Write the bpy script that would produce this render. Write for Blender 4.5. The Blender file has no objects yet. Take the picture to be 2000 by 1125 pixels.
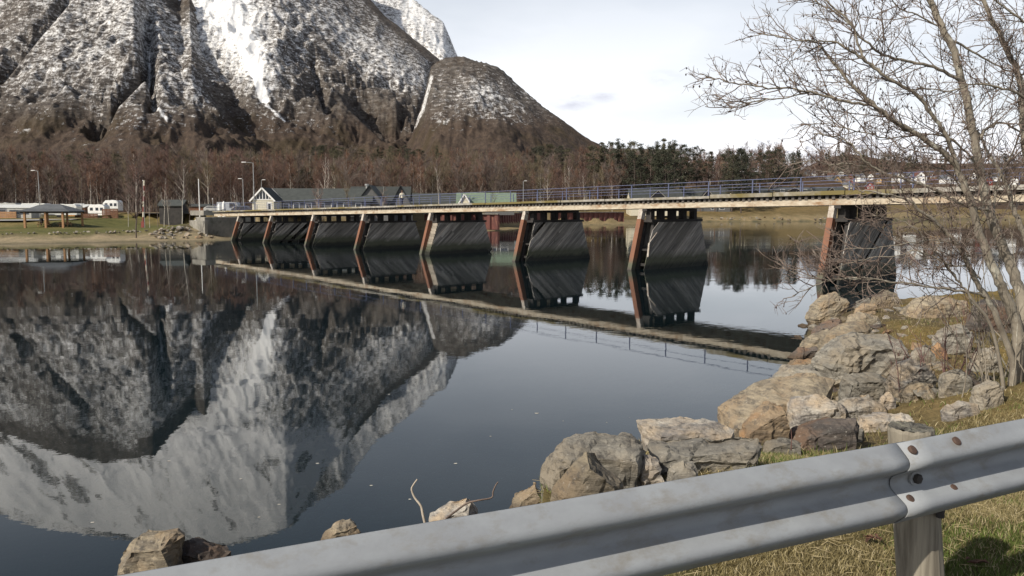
import bpy, bmesh, math, random
import numpy as np
from mathutils import Vector, noise as mnoise

# ------------------------------------------------------------------ camera
SC = bpy.context.scene
COL = SC.collection
CAMH, PITCH, FOC = 4.8, math.atan(158/1600), 1600.0
cam_d = bpy.data.cameras.new('camera'); cam = bpy.data.objects.new('camera', cam_d); COL.objects.link(cam)
cam.location = (0, 0, CAMH); cam.rotation_euler = (math.pi/2-PITCH, 0, 0)
cam_d.sensor_width = 36; cam_d.lens = 36*FOC/2000; cam_d.clip_start = 0.05; cam_d.clip_end = 30000
SC.camera = cam
# ------------------------------------------------------------------ light
SUN_EL, SUN_VEC = math.radians(37), Vector((-0.745, -0.667, 0)).normalized()
sd_ = Vector((SUN_VEC.x*math.cos(SUN_EL), SUN_VEC.y*math.cos(SUN_EL), math.sin(SUN_EL)))
sun_d = bpy.data.lights.new('sun', 'SUN'); sun = bpy.data.objects.new('sun', sun_d); COL.objects.link(sun)
sun_d.energy = 5.0; sun_d.angle = math.radians(0.6); sun_d.color = (1.0, 0.93, 0.82)
sun.rotation_euler = sd_.to_track_quat('Z', 'Y').to_euler(); sun.location = (-40, -20, 60)
W = bpy.data.worlds.new('World'); SC.world = W; W.use_nodes = True
nt = W.node_tree; nt.nodes.clear()
def nn(t, typ, **k):
    n = t.nodes.new(typ)
    for a, b in k.items(): setattr(n, a, b)
    return n
wo = nn(nt, 'ShaderNodeOutputWorld'); bg = nn(nt, 'ShaderNodeBackground'); sky = nn(nt, 'ShaderNodeTexSky')
sky.sky_type = 'NISHITA'; sky.sun_disc = False; sky.sun_elevation = SUN_EL
sky.sun_rotation = math.atan2(SUN_VEC.x, SUN_VEC.y); sky.dust_density = 1.5; sky.air_density = 1.0
bg.inputs['Strength'].default_value = 0.085
tc = nn(nt, 'ShaderNodeTexCoord'); sx = nn(nt, 'ShaderNodeSeparateXYZ')
nt.links.new(tc.outputs['Generated'], sx.inputs[0])
def wmath(op, a, b=None, clamp=False):
    n = nn(nt, 'ShaderNodeMath', operation=op, use_clamp=clamp)
    for i, v in enumerate((a, b)):
        if v is None: continue
        if hasattr(v, 'links'): nt.links.new(v, n.inputs[i])
        else: n.inputs[i].default_value = v
    return n.outputs[0]
# clouds: project the view direction on a high layer
den = wmath('ADD', wmath('MAXIMUM', sx.outputs[2], 0.0), 0.12)
cx = wmath('DIVIDE', sx.outputs[0], den); cy = wmath('DIVIDE', sx.outputs[1], den)
cb = nn(nt, 'ShaderNodeCombineXYZ'); nt.links.new(cx, cb.inputs[0]); nt.links.new(cy, cb.inputs[1])
n1 = nn(nt, 'ShaderNodeTexNoise'); n1.inputs['Scale'].default_value = 0.45; n1.inputs['Detail'].default_value = 6; n1.inputs['Roughness'].default_value = 0.5
nt.links.new(cb.outputs[0], n1.inputs['Vector'])
mr = nn(nt, 'ShaderNodeMapRange'); mr.inputs[1].default_value = 0.36; mr.inputs[2].default_value = 0.56
mr.inputs[3].default_value = 0.0; mr.inputs[4].default_value = 0.55; nt.links.new(n1.outputs[0], mr.inputs[0])
# a milky veil that thickens towards the horizon
veil = wmath('SUBTRACT', 1.0, wmath('MULTIPLY', wmath('MAXIMUM', sx.outputs[2], 0.0), 1.75), clamp=True)
veil = wmath('POWER', veil, 1.5)
cov = wmath('ADD', wmath('MULTIPLY', mr.outputs[0], wmath('ADD', wmath('MULTIPLY', veil, .8), .12)), wmath('MULTIPLY', veil, 0.95), clamp=True)
mx = nn(nt, 'ShaderNodeMix', data_type='RGBA')
nt.links.new(cov, mx.inputs[0]); nt.links.new(sky.outputs[0], mx.inputs[6]); mx.inputs[7].default_value = (12.6, 12.9, 13.5, 1)
# small grey cumulus
n2 = nn(nt, 'ShaderNodeTexNoise'); n2.inputs['Scale'].default_value = 24.0; n2.inputs['Detail'].default_value = 7
mp = nn(nt, 'ShaderNodeMapping'); mp.inputs['Scale'].default_value = (1, 1, 2.6); nt.links.new(tc.outputs['Generated'], mp.inputs[0]); nt.links.new(mp.outputs[0], n2.inputs['Vector'])
tot = None
def pdir(px, py):
    yc = -(py-562.5)/FOC
    d = Vector(((px-1000)/FOC, math.cos(PITCH)+yc*math.sin(PITCH), -math.sin(PITCH)+yc*math.cos(PITCH)))
    return d
for px, py, r in ((1105, 190, .036), (1118, 203, .03), (1178, 187, .024), (1290, 152, .024), (-500, 90, .06), (2500, 200, .05)):
    d = pdir(px, py).normalized()
    sb = nn(nt, 'ShaderNodeVectorMath', operation='SUBTRACT'); nt.links.new(tc.outputs['Generated'], sb.inputs[0]); sb.inputs[1].default_value = d
    ml = nn(nt, 'ShaderNodeVectorMath', operation='MULTIPLY'); nt.links.new(sb.outputs[0], ml.inputs[0]); ml.inputs[1].default_value = (1/r, 1/r, 2.6/r)
    ln = nn(nt, 'ShaderNodeVectorMath', operation='LENGTH'); nt.links.new(ml.outputs[0], ln.inputs[0])
    v = wmath('SUBTRACT', 1.15, ln.outputs['Value'], clamp=True)
    tot = v if tot is None else wmath('MAXIMUM', tot, v)
cu = wmath('MULTIPLY', wmath('MULTIPLY', tot, 1.0), wmath('MULTIPLY', wmath('SUBTRACT', n2.outputs[0], .36), 4.2, clamp=True), clamp=True)
cu = wmath('MULTIPLY', cu, .85)
mx2 = nn(nt, 'ShaderNodeMix', data_type='RGBA'); nt.links.new(cu, mx2.inputs[0]); nt.links.new(mx.outputs[2], mx2.inputs[6]); mx2.inputs[7].default_value = (8.2, 8.4, 9.6, 1)
nt.links.new(mx2.outputs[2], bg.inputs['Color']); nt.links.new(bg.outputs[0], wo.inputs[0])
SC.view_settings.view_transform = 'Standard'; SC.view_settings.look = 'None'; SC.view_settings.gamma = 1
SC.view_settings.use_curve_mapping = False; SC.view_settings.exposure = 0.04
SC.render.engine = 'CYCLES'; SC.cycles.max_bounces = 8; SC.cycles.transparent_max_bounces = 12

# ------------------------------------------------------------------ helpers
R = random.Random(7)
def at(px, py, Y):
    "world point seen at photo pixel px,py at forward distance Y"
    d = pdir(px, py); k = Y/d.y
    return Vector((d.x*k, Y, CAMH+d.z*k))
def onz(px, py, z=0.0):
    d = pdir(px, py); k = (z-CAMH)/d.z
    return Vector((d.x*k, d.y*k, z))
def UW(px, py):
    d = pdir(px, py); return d.x/d.y, d.z/d.y
def UWr(px, py):
    d = pdir(px, py); return d.x/d.y, -d.z/d.y

class MB:
    "collects geometry, builds one mesh object"
    def __init__(s): s.v = []; s.f = []; s.m = []; s.mi = 0
    def add(s, vs, fs):
        o = len(s.v); s.v.extend([tuple(v) for v in vs]); s.f.extend([tuple(i+o for i in f) for f in fs]); s.m.extend([s.mi]*len(fs)); return s
    def box(s, c, size, rz=0.0, ax=None):
        hx, hy, hz = size[0]/2, size[1]/2, size[2]/2
        vs = []
        for x, y, z in ((-1,-1,-1),(1,-1,-1),(1,1,-1),(-1,1,-1),(-1,-1,1),(1,-1,1),(1,1,1),(-1,1,1)):
            if ax is not None: p = ax[0]*(x*hx)+ax[1]*(y*hy)+ax[2]*(z*hz); vs.append((c[0]+p.x, c[1]+p.y, c[2]+p.z))
            else:
                a, b = x*hx, y*hy
                vs.append((c[0]+a*math.cos(rz)-b*math.sin(rz), c[1]+a*math.sin(rz)+b*math.cos(rz), c[2]+z*hz))
        return s.add(vs, [(0,3,2,1),(4,5,6,7),(0,1,5,4),(1,2,6,5),(2,3,7,6),(3,0,4,7)])
    def beam(s, a, b, w, h, up=Vector((0,0,1))):
        a, b = Vector(a), Vector(b); d = (b-a); L = d.length; d.normalize()
        sd = d.cross(up)
        if sd.length < 1e-4: sd = d.cross(Vector((1,0,0)))
        sd.normalize(); u2 = sd.cross(d)
        return s.box((a+b)/2, (L, w, h), ax=(d, sd, u2))
    def tube(s, pts, rad, n=6, cap=True):
        P = [Vector(p) for p in pts]; k = len(P)
        if not hasattr(rad, '__len__'): rad = [rad]*k
        o = len(s.v); prev = None
        for i in range(k):
            t = (P[min(i+1, k-1)]-P[max(i-1, 0)])
            if t.length < 1e-9: t = Vector((0,0,1))
            t.normalize()
            if prev is None:
                a = t.cross(Vector((0,0,1)) if abs(t.z) < .9 else Vector((1,0,0)))
            else: a = prev-t*prev.dot(t)
            a.normalize(); prev = a; b = t.cross(a)
            for j in range(n):
                q = 2*math.pi*j/n; p = P[i]+(a*math.cos(q)+b*math.sin(q))*rad[i]; s.v.append((p.x, p.y, p.z))
        for i in range(k-1):
            for j in range(n):
                j2 = (j+1) % n; s.f.append((o+i*n+j, o+i*n+j2, o+(i+1)*n+j2, o+(i+1)*n+j)); s.m.append(s.mi)
        if cap and n > 2:
            s.f.append(tuple(o+j for j in range(n))[::-1]); s.f.append(tuple(o+(k-1)*n+j for j in range(n))); s.m.extend([s.mi]*2)
        return s
    def prism(s, poly, d):
        "poly: list of 3D pts (planar), extruded by vector d"
        n = len(poly); d = Vector(d); vs = [Vector(p) for p in poly]+[Vector(p)+d for p in poly]
        fs = [tuple(range(n))[::-1], tuple(range(n, 2*n))]+[(i, (i+1) % n, n+(i+1) % n, n+i) for i in range(n)]
        return s.add(vs, fs)
    def build(s, name, mats, parent=None, smooth=False, loc=None):
        me = bpy.data.meshes.new(name)
        vs = s.v
        if loc is not None: vs = [(x-loc[0], y-loc[1], z-loc[2]) for x, y, z in vs]
        me.from_pydata(vs, [], s.f); 
        if not isinstance(mats, (list, tuple)): mats = [mats]
        for m in mats: me.materials.append(m)
        if len(mats) > 1: me.polygons.foreach_set('material_index', s.m)
        if smooth: me.polygons.foreach_set('use_smooth', [True]*len(me.polygons))
        me.update()
        o = bpy.data.objects.new(name, me); COL.objects.link(o)
        if loc is not None: o.location = loc
        if parent: o.parent = parent
        return o
def fixn(o):
    bm = bmesh.new(); bm.from_mesh(o.data); bmesh.ops.recalc_face_normals(bm, faces=bm.faces); bm.to_mesh(o.data); bm.free(); return o
def tag(o, label=None, cat=None, group=None, kind=None):
    if label: o['label'] = label
    if cat: o['category'] = cat
    if group: o['group'] = group
    if kind: o['kind'] = kind
    return o
def thing(name, label, cat, loc=(0,0,0), rz=0.0, group=None):
    o = bpy.data.objects.new(name, None); COL.objects.link(o); o.location = loc; o.rotation_euler = (0,0,rz); o.empty_display_size = .2
    return tag(o, label, cat, group)
def copy_tree(o, parent=None):
    c = o.copy(); COL.objects.link(c); c.parent = parent
    for ch in list(o.children): copy_tree(ch, c)
    return c
def bevel(o, w, seg=1):
    m = o.modifiers.new('bevel', 'BEVEL'); m.width = w; m.segments = seg; m.limit_method = 'ANGLE'; return o

# ------------------------------------------------------------------ materials
def mat(name, c1, c2=None, scale=5.0, rough=0.8, metal=0.0, bump=0.0, bscale=None, stretch=(1,1,1), c3=None, s3=1.0, t3=(.55,.7),
        rnd=0.0, coord='Object', detail=6, spec=0.4, lo=.35, hi=.65, bdist=0.02):
    m = bpy.data.materials.new(name); m.use_nodes = True; t = m.node_tree; b = t.nodes['Principled BSDF']
    b.inputs['Roughness'].default_value = rough; b.inputs['Metallic'].default_value = metal; b.inputs['Specular IOR Level'].default_value = spec
    if c2 is None: c2 = tuple(x*.75 for x in c1)
    tcn = nn(t, 'ShaderNodeTexCoord'); mpn = nn(t, 'ShaderNodeMapping'); mpn.inputs['Scale'].default_value = stretch
    t.links.new(tcn.outputs[coord], mpn.inputs[0])
    nz = nn(t, 'ShaderNodeTexNoise'); nz.inputs['Scale'].default_value = scale; nz.inputs['Detail'].default_value = detail; nz.inputs['Roughness'].default_value = .65
    t.links.new(mpn.outputs[0], nz.inputs['Vector'])
    rg = nn(t, 'ShaderNodeMapRange'); rg.inputs[1].default_value = lo; rg.inputs[2].default_value = hi; t.links.new(nz.outputs[0], rg.inputs[0])
    mxn = nn(t, 'ShaderNodeMix', data_type='RGBA'); t.links.new(rg.outputs[0], mxn.inputs[0])
    mxn.inputs[6].default_value = (*c1, 1); mxn.inputs[7].default_value = (*c2, 1); col = mxn.outputs[2]
    if c3 is not None:
        nz3 = nn(t, 'ShaderNodeTexNoise'); nz3.inputs['Scale'].default_value = s3; nz3.inputs['Detail'].default_value = 5; nz3.inputs['Roughness'].default_value = .7
        off = nn(t, 'ShaderNodeVectorMath', operation='ADD'); off.inputs[1].default_value = (7.3, 1.9, 4.4)
        t.links.new(mpn.outputs[0], off.inputs[0]); t.links.new(off.outputs[0], nz3.inputs['Vector'])
        r3 = nn(t, 'ShaderNodeMapRange'); r3.inputs[1].default_value = t3[0]; r3.inputs[2].default_value = t3[1]; t.links.new(nz3.outputs[0], r3.inputs[0])
        m3 = nn(t, 'ShaderNodeMix', data_type='RGBA'); t.links.new(r3.outputs[0], m3.inputs[0]); t.links.new(col, m3.inputs[6]); m3.inputs[7].default_value = (*c3, 1); col = m3.outputs[2]
    if rnd:
        oi = nn(t, 'ShaderNodeObjectInfo'); rr = nn(t, 'ShaderNodeMapRange'); rr.inputs[3].default_value = 1-rnd; rr.inputs[4].default_value = 1+rnd
        t.links.new(oi.outputs['Random'], rr.inputs[0])
        hs = nn(t, 'ShaderNodeHueSaturation'); t.links.new(rr.outputs[0], hs.inputs['Value']); t.links.new(col, hs.inputs['Color']); col = hs.outputs[0]
    t.links.new(col, b.inputs['Base Color'])
    if bump:
        bn = nn(t, 'ShaderNodeTexNoise'); bn.inputs['Scale'].default_value = bscale or scale*3; bn.inputs['Detail'].default_value = 6; bn.inputs['Roughness'].default_value = .6
        t.links.new(mpn.outputs[0], bn.inputs['Vector'])
        bp = nn(t, 'ShaderNodeBump'); bp.inputs['Strength'].default_value = bump; bp.inputs['Distance'].default_value = bdist
        t.links.new(bn.outputs[0], bp.inputs['Height']); t.links.new(bp.outputs[0], b.inputs['Normal'])
    return m
def mixcol(t, fac, a, b, typ='MIX'):
    n = nn(t, 'ShaderNodeMix', data_type='RGBA', blend_type=typ)
    for i, v in ((0, fac), (6, a), (7, b)):
        if hasattr(v, 'links'): t.links.new(v, n.inputs[i])
        elif i == 0: n.inputs[0].default_value = v
        else: n.inputs[i].default_value = (*v, 1)
    return n.outputs[2]
def noisen(t, vec, scale, detail=5, rough=.6):
    n = nn(t, 'ShaderNodeTexNoise'); n.inputs['Scale'].default_value = scale; n.inputs['Detail'].default_value = detail; n.inputs['Roughness'].default_value = rough
    t.links.new(vec, n.inputs['Vector']); return n.outputs[0]
def mapr(t, v, a, b, c=0.0, d=1.0):
    n = nn(t, 'ShaderNodeMapRange'); n.inputs[1].default_value = a; n.inputs[2].default_value = b; n.inputs[3].default_value = c; n.inputs[4].default_value = d
    t.links.new(v, n.inputs[0]); return n.outputs[0]
def mth(t, op, a, b=None, clamp=False):
    n = nn(t, 'ShaderNodeMath', operation=op, use_clamp=clamp)
    for i, v in enumerate((a, b)):
        if v is None: continue
        if hasattr(v, 'links'): t.links.new(v, n.inputs[i])
        else: n.inputs[i].default_value = v
    return n.outputs[0]
def vmap(t, src, sc):
    n = nn(t, 'ShaderNodeMapping'); n.inputs['Scale'].default_value = sc; t.links.new(src, n.inputs[0]); return n.outputs[0]
# ------------------------------------------------------------------ numpy noise
def vnoise(x, y, seed=0):
    xi = np.floor(x).astype(np.int64); yi = np.floor(y).astype(np.int64); fx = x-xi; fy = y-yi
    fx = fx*fx*(3-2*fx); fy = fy*fy*(3-2*fy)
    def hsh(a, b):
        h = (a*374761393+b*668265263+seed*1442695041) & 0xffffffff
        h = ((h ^ (h >> 13))*1274126177) & 0xffffffff
        return ((h ^ (h >> 16)) & 0xffff)/65535.0
    a = hsh(xi, yi); b = hsh(xi+1, yi); c = hsh(xi, yi+1); d = hsh(xi+1, yi+1)
    return (a*(1-fx)+b*fx)*(1-fy)+(c*(1-fx)+d*fx)*fy
def fbm(x, y, o=5, seed=0, g=.5):
    s = 0; a = 1; t = 0
    for i in range(o):
        s = s+a*vnoise(x*2**i+i*17.3, y*2**i+i*9.1, seed+i); t += a; a *= g
    return s/t
def ridged(x, y, o=5, seed=0, g=.5):
    s = 0; a = 1; t = 0
    for i in range(o):
        s = s+a*(1-np.abs(2*vnoise(x*2**i+i*11.3, y*2**i+i*5.1, seed+i)-1)); t += a; a *= g
    return s/t
def sst(a, b, x):
    t = np.clip((x-a)/(b-a), 0, 1); return t*t*(3-2*t)

# ------------------------------------------------------------------ terrain height
WP = []   # water outline: (x, y, kind of the bank that follows this point)
def wp(px, py, k): p = onz(px, py, 0); WP.append((p.x, p.y, k))
for q in ((-900,-640),(-300,-190),(-60,-26),(-20,-1.0),(-7.2,5.9),(-4.4,7.4),(-1.9,9.0),(-.45,10.6),(.2,12.0)): WP.append((q[0], q[1], 'n'))
for q in ((1060,962),(1250,890),(1410,838),(1470,790),(1500,765),(1590,705),(1575,660),(1585,610),(1680,600),(1770,575),(1900,580)): wp(*q, 'n')
for q in ((33,41),(40,34),(70,40),(140,70),(900,200)): WP.append((q[0], q[1], 'n'))
for q in ((900,420),(330,350)): WP.append((q[0], q[1], 'r'))
for q in ((1900,428),(1620,432),(1380,433)): wp(*q, 'r')
wp(1240, 438, 'w'); wp(1100, 440, 'w'); wp(950, 452, 'w'); wp(800, 450, 'w')
WP.append((-31, 158, 'w')); WP.append((-38, 140, 'f'))
for q in ((470,463),(455,470),(380,471),(290,472),(0,477)): wp(*q, 'f')
for q in ((-110,108),(-300,140),(-900,240)): WP.append((q[0], q[1], 'f'))
def water_sd(x, y):
    "signed distance to the river outline, positive on land; and the bank type"
    x = np.asarray(x, float); y = np.asarray(y, float)
    best = np.full(x.shape, 1e18); kind = np.zeros(x.shape, int); ins = np.zeros(x.shape, bool)
    n = len(WP); kk = {'n': 0, 'f': 1, 'w': 2, 'r': 3}
    for i in range(n):
        ax, ay, k = WP[i]; bx, by, _ = WP[(i+1) % n]
        dx, dy = bx-ax, by-ay; t = np.clip(((x-ax)*dx+(y-ay)*dy)/(dx*dx+dy*dy), 0, 1)
        d = (x-ax-t*dx)**2+(y-ay-t*dy)**2
        m = d < best; best = np.where(m, d, best); kind = np.where(m, kk[k], kind)
        c = ((ay > y) != (by > y)) & (x < (bx-ax)*(y-ay)/(by-ay+1e-12)+ax); ins ^= c
    d = np.sqrt(best)
    return np.where(ins, -d, d), kind
def hz(x, y):
    x = np.asarray(x, float); y = np.asarray(y, float)
    d, k = water_sd(x, y)
    wob = (fbm(x/3.1, y/3.1, 3, 5)-.5)*1.2
    dd = np.maximum(d, 0)
    wid = 5.0+4.5*sst(.5, 5, x)
    near = 3.2*(1-(1-np.clip(dd/wid, 0, 1))**1.45)+wob*.45*np.exp(-((dd-3.5)/3)**2)
    rr_ = -.45*(x-.4)+.89*(y-2.6)
    near = np.minimum(near, 1.15+.35*fbm(x/4, y/4, 3, 77)+2.05*sst(9, 2.2, rr_)-.2)
    near = np.minimum(near, 3.50-.413*rr_+6*sst(.025, .11, x/np.maximum(y, .5)))
    # rise of the bank towards the bridge end out of frame right
    near = near+1.9*np.exp(-(((x-38)/8)**2+((y-29)/8)**2))*sst(0, 5, dd)
    d2 = dd+wob*1.5*sst(60, 110, y)
    far = .075*np.minimum(d2, 7)+.62*sst(6.6, 8.2, d2)+.33*sst(10, 26, d2)+1.25*sst(25, 36, d2)+.5*sst(38, 70, d2)
    bump = np.exp(-(((x+47)/8.5)**2+((y-132)/9)**2)); far = far+bump*1.5*sst(1.5, 7, dd)   # fill behind the abutment
    wall = .09*np.minimum(dd, 6)+3.1*sst(5.4, 7.5, dd)
    fr = .12*np.minimum(dd, 9)+.5*sst(8, 11, dd)+1.6*sst(14, 30, dd)
    land = np.select([k == 0, k == 1, k == 2], [near, far, wall], fr)
    # valley floor rising to the wooded slopes
    u = x/np.maximum(y, 1)
    up = np.clip((y-250)/650, 0, 1)**1.25*52*sst(.17, -.02, u)*(1-sst(1800, 2600, y))
    up = np.where(y > 240, up, 0)
    knoll = 11*np.exp(-(((x-62)/75)**2+((y-338)/34)**2))+19*np.exp(-(((x-128)/60)**2+((y-412)/38)**2))
    vill = (sst(395, 640, y)*24+sst(650, 1100, y)*34)*sst(.28, .42, u)*(1-sst(1300, 2000, y)*.5)
    back = 20*sst(450, 900, y)*sst(.05, .2, u)*(1-sst(.34, .5, u))
    bg_ = sst(160, 260, y)*(up+knoll+vill+back)
    land = land+np.where(y > 150, bg_, 0)
    nearbed = -np.minimum(.32*np.maximum(-d, 0), 2.6)+.08*wob
    return np.where(d > 0, land, nearbed-.02)
def hz1(x, y): return float(hz(np.array([x]), np.array([y]))[0])
def march(px, py, y0=2.0, y1=700):
    "where the sight line through a photo pixel meets the ground"
    d = pdir(px, py); Y = np.exp(np.linspace(math.log(y0), math.log(y1), 900)); X = d.x/d.y*Y; Z = CAMH+d.z/d.y*Y
    h = np.maximum(hz(X, Y), 0); s = np.nonzero(Z <= h)[0]
    i = s[0] if len(s) else len(Y)-1
    return Vector((X[i], Y[i], h[i]))

# ------------------------------------------------------------------ ground sheet
def grid_mesh(name, X, Y, Z, cyc=False):
    nr, nc = X.shape; me = bpy.data.meshes.new(name)
    co = np.stack([X, Y, Z], -1).reshape(-1, 3)
    i, j = np.meshgrid(np.arange(nr-1), np.arange(nc if cyc else nc-1), indexing='ij')
    j2 = (j+1) % nc; q = np.stack([i*nc+j, (i+1)*nc+j, (i+1)*nc+j2, i*nc+j2], -1).reshape(-1, 4)
    me.vertices.add(len(co)); me.vertices.foreach_set('co', co.ravel())
    me.loops.add(q.size); me.loops.foreach_set('vertex_index', q.ravel())
    me.polygons.add(len(q)); me.polygons.foreach_set('loop_start', np.arange(0, q.size, 4)); me.polygons.foreach_set('loop_total', np.full(len(q), 4))
    me.polygons.foreach_set('use_smooth', np.ones(len(q), bool)); me.update(); me.validate()
    return me
def colattr(me, name, rgb):
    a = me.color_attributes.new(name, 'FLOAT_COLOR', 'POINT')
    a.data.foreach_set('color', np.concatenate([rgb, np.ones((len(rgb), 1))], 1).astype(np.float32).ravel())
def fattr(me, name, v):
    a = me.attributes.new(name, 'FLOAT', 'POINT'); a.data.foreach_set('value', v.astype(np.float32).ravel())
azs = np.concatenate([np.radians(np.linspace(-45, 45, 520)), np.radians(np.linspace(46, 314, 110))])
rs = np.exp(np.linspace(math.log(.6), math.log(7000), 640))
RR, AA = np.meshgrid(rs, azs, indexing='ij'); GX = RR*np.sin(AA); GY = RR*np.cos(AA); GZ = hz(GX, GY)
gme = grid_mesh('ground', GX, GY, GZ, True)
def mixc(a, b, t): return a*(1-t[..., None])+np.array(b)*t[..., None]
d_, k_ = water_sd(GX, GY); ff = fbm(GX/2.2, GY/2.2, 4, 3); f2 = fbm(GX/14, GY/14, 3, 8)
col = np.zeros(GX.shape+(3,))+np.array((.15, .12, .055))
col = mixc(col, (.09, .115, .03), sst(.45, .6, ff)*.75)                         # near verge: straw and green
rk = (k_ == 0)*sst(6.5, 3.5, d_)*sst(3.0, 2.4, GZ); col = mixc(col, (.10, .08, .052), rk*.9); col = mixc(col, (.19, .14, .07), (k_ == 0)*sst(3.15, 2.7, GZ)*(1-rk)*sst(.35, .5, ff)*.8); moss = sst(14, 22, GY)*(k_ == 0)*sst(1.5, 3, d_); col = mixc(col, (.20, .145, .05), moss*.85*sst(.3, .5, ff)); col = mixc(col, (.13, .085, .05), moss*sst(.52, .62, f2)*.6)
far = (k_ == 1); g = np.zeros(GX.shape+(3,))+np.array((.27, .225, .155))           # far shore: sand, then grass
g = mixc(g, (.17, .145, .105), sst(3.0, 1.2, d_)*.8); g = mixc(g, (.10, .085, .05), sst(6.6, 7.2, d_)*.8); g = mixc(g, (.105, .105, .038), sst(7.6, 9, d_)); g = mixc(g, (.20, .155, .075), sst(.5, .65, f2)*sst(8, 9, d_)*.7)
col = np.where(far[..., None], g, col)
wl = (k_ >= 2); g = np.zeros(GX.shape+(3,))+np.array((.22, .175, .105)); g = mixc(g, (.13, .10, .05), sst(7, 9, d_)); g = mixc(g, (.17, .125, .06), sst(9, 15, d_)*.8)
col = np.where(wl[..., None], g, col)
woods = sst(150, 200, GY)*sst(38, 60, d_); col = mixc(col, (.075, .05, .035), woods)
bed = d_ < 0; bc = np.zeros(GX.shape+(3,))+np.array((.085, .085, .06)); bc = mixc(bc, (.02, .03, .03), sst(-1.5, -12, d_)); bc = mixc(bc, (.05, .055, .03), sst(.5, .65, ff)*.5)  # bed darkens offshore: light lost in deep water put into the colour
col = np.where(bed[..., None], bc, col)
colattr(gme, 'tint', col.reshape(-1, 3))
gm = bpy.data.materials.new('ground'); gm.use_nodes = True; t = gm.node_tree; b = t.nodes['Principled BSDF']; b.inputs['Roughness'].default_value = .95; b.inputs['Specular IOR Level'].default_value = .15
at_ = nn(t, 'ShaderNodeVertexColor', layer_name='tint'); tcn = nn(t, 'ShaderNodeTexCoord')
na = noisen(t, tcn.outputs['Object'], 7, 8, .75); nb = noisen(t, tcn.outputs['Object'], .6, 6, .65)
c = mixcol(t, mapr(t, na, .3, .7), (.45, .45, .45), (1.5, 1.45, 1.35)); c2 = mixcol(t, mapr(t, nb, .35, .65), (.75, .78, .7), (1.25, 1.2, 1.15))
c = mixcol(t, 1.0, at_.outputs[0], c, 'MULTIPLY'); c = mixcol(t, 1.0, c, c2, 'MULTIPLY')
t.links.new(c, b.inputs['Base Color'])
bp = nn(t, 'ShaderNodeBump'); bp.inputs['Strength'].default_value = .9; bp.inputs['Distance'].default_value = .06; t.links.new(na, bp.inputs['Height']); t.links.new(bp.outputs[0], b.inputs['Normal'])
gme.materials.append(gm); ground = bpy.data.objects.new('ground', gme); COL.objects.link(ground); tag(ground, kind='structure')

# ------------------------------------------------------------------ water
wm = bpy.data.materials.new('water'); wm.use_nodes = True; t = wm.node_tree; t.nodes.clear()
o_ = nn(t, 'ShaderNodeOutputMaterial'); gl = nn(t, 'ShaderNodeBsdfGlossy'); gl.inputs['Roughness'].default_value = .012; gl.inputs['Color'].default_value = (.93, .95, .97, 1)
tr = nn(t, 'ShaderNodeBsdfTransparent'); tr.inputs['Color'].default_value = (.46, .60, .60, 1)
di = nn(t, 'ShaderNodeBsdfDiffuse'); di.inputs['Color'].default_value = (.012, .028, .034, 1)
fr = nn(t, 'ShaderNodeFresnel'); fr.inputs['IOR'].default_value = 1.333
geo = nn(t, 'ShaderNodeNewGeometry'); pos = geo.outputs['Position']
w1 = noisen(t, vmap(t, pos, (1.0, 1.0, 1.0)), 2.2, 3, .55); w2 = noisen(t, vmap(t, pos, (.5, 1.0, 1.0)), .22, 2, .5)
w3 = noisen(t, vmap(t, pos, (.25, .9, 1.0)), .09, 2, .5)
# wind or current ruffles some patches, mostly downstream of the piers
pn = noisen(t, vmap(t, pos, (.018, .045, 1)), 1.0, 3, .5); sy_ = nn(t, 'ShaderNodeSeparateXYZ'); t.links.new(pos, sy_.inputs[0]); patch = mth(t, 'ADD', mapr(t, pn, .52, .66, .2, .8), mth(t, 'MULTIPLY', mapr(t, pn, .42, .56, .0, 1.6), mapr(t, sy_.outputs[1], 45, 75)))
hsum = mth(t, 'ADD', mth(t, 'MULTIPLY', mth(t, 'MULTIPLY', w1, patch), .0034), mth(t, 'ADD', mth(t, 'MULTIPLY', w2, .006), mth(t, 'MULTIPLY', w3, .010)))
bp = nn(t, 'ShaderNodeBump'); bp.inputs['Strength'].default_value = 1.0; bp.inputs['Distance'].default_value = 1.0
t.links.new(hsum, bp.inputs['Height']); t.links.new(bp.outputs[0], gl.inputs['Normal'])
m0 = nn(t, 'ShaderNodeMixShader'); m0.inputs[0].default_value = .28; t.links.new(tr.outputs[0], m0.inputs[1]); t.links.new(di.outputs[0], m0.inputs[2])
m1 = nn(t, 'ShaderNodeMixShader'); t.links.new(fr.outputs[0], m1.inputs[0]); t.links.new(m0.outputs[0], m1.inputs[1]); t.links.new(gl.outputs[0], m1.inputs[2])
t.links.new(m1.outputs[0], o_.inputs[0])
wb = MB(); wb.add([(-900,-640,0),(900,-200,0),(900,440,0),(-900,440,0)], [(0,1,2,3)]); wat = wb.build('water', wm); tag(wat, kind='structure')

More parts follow.
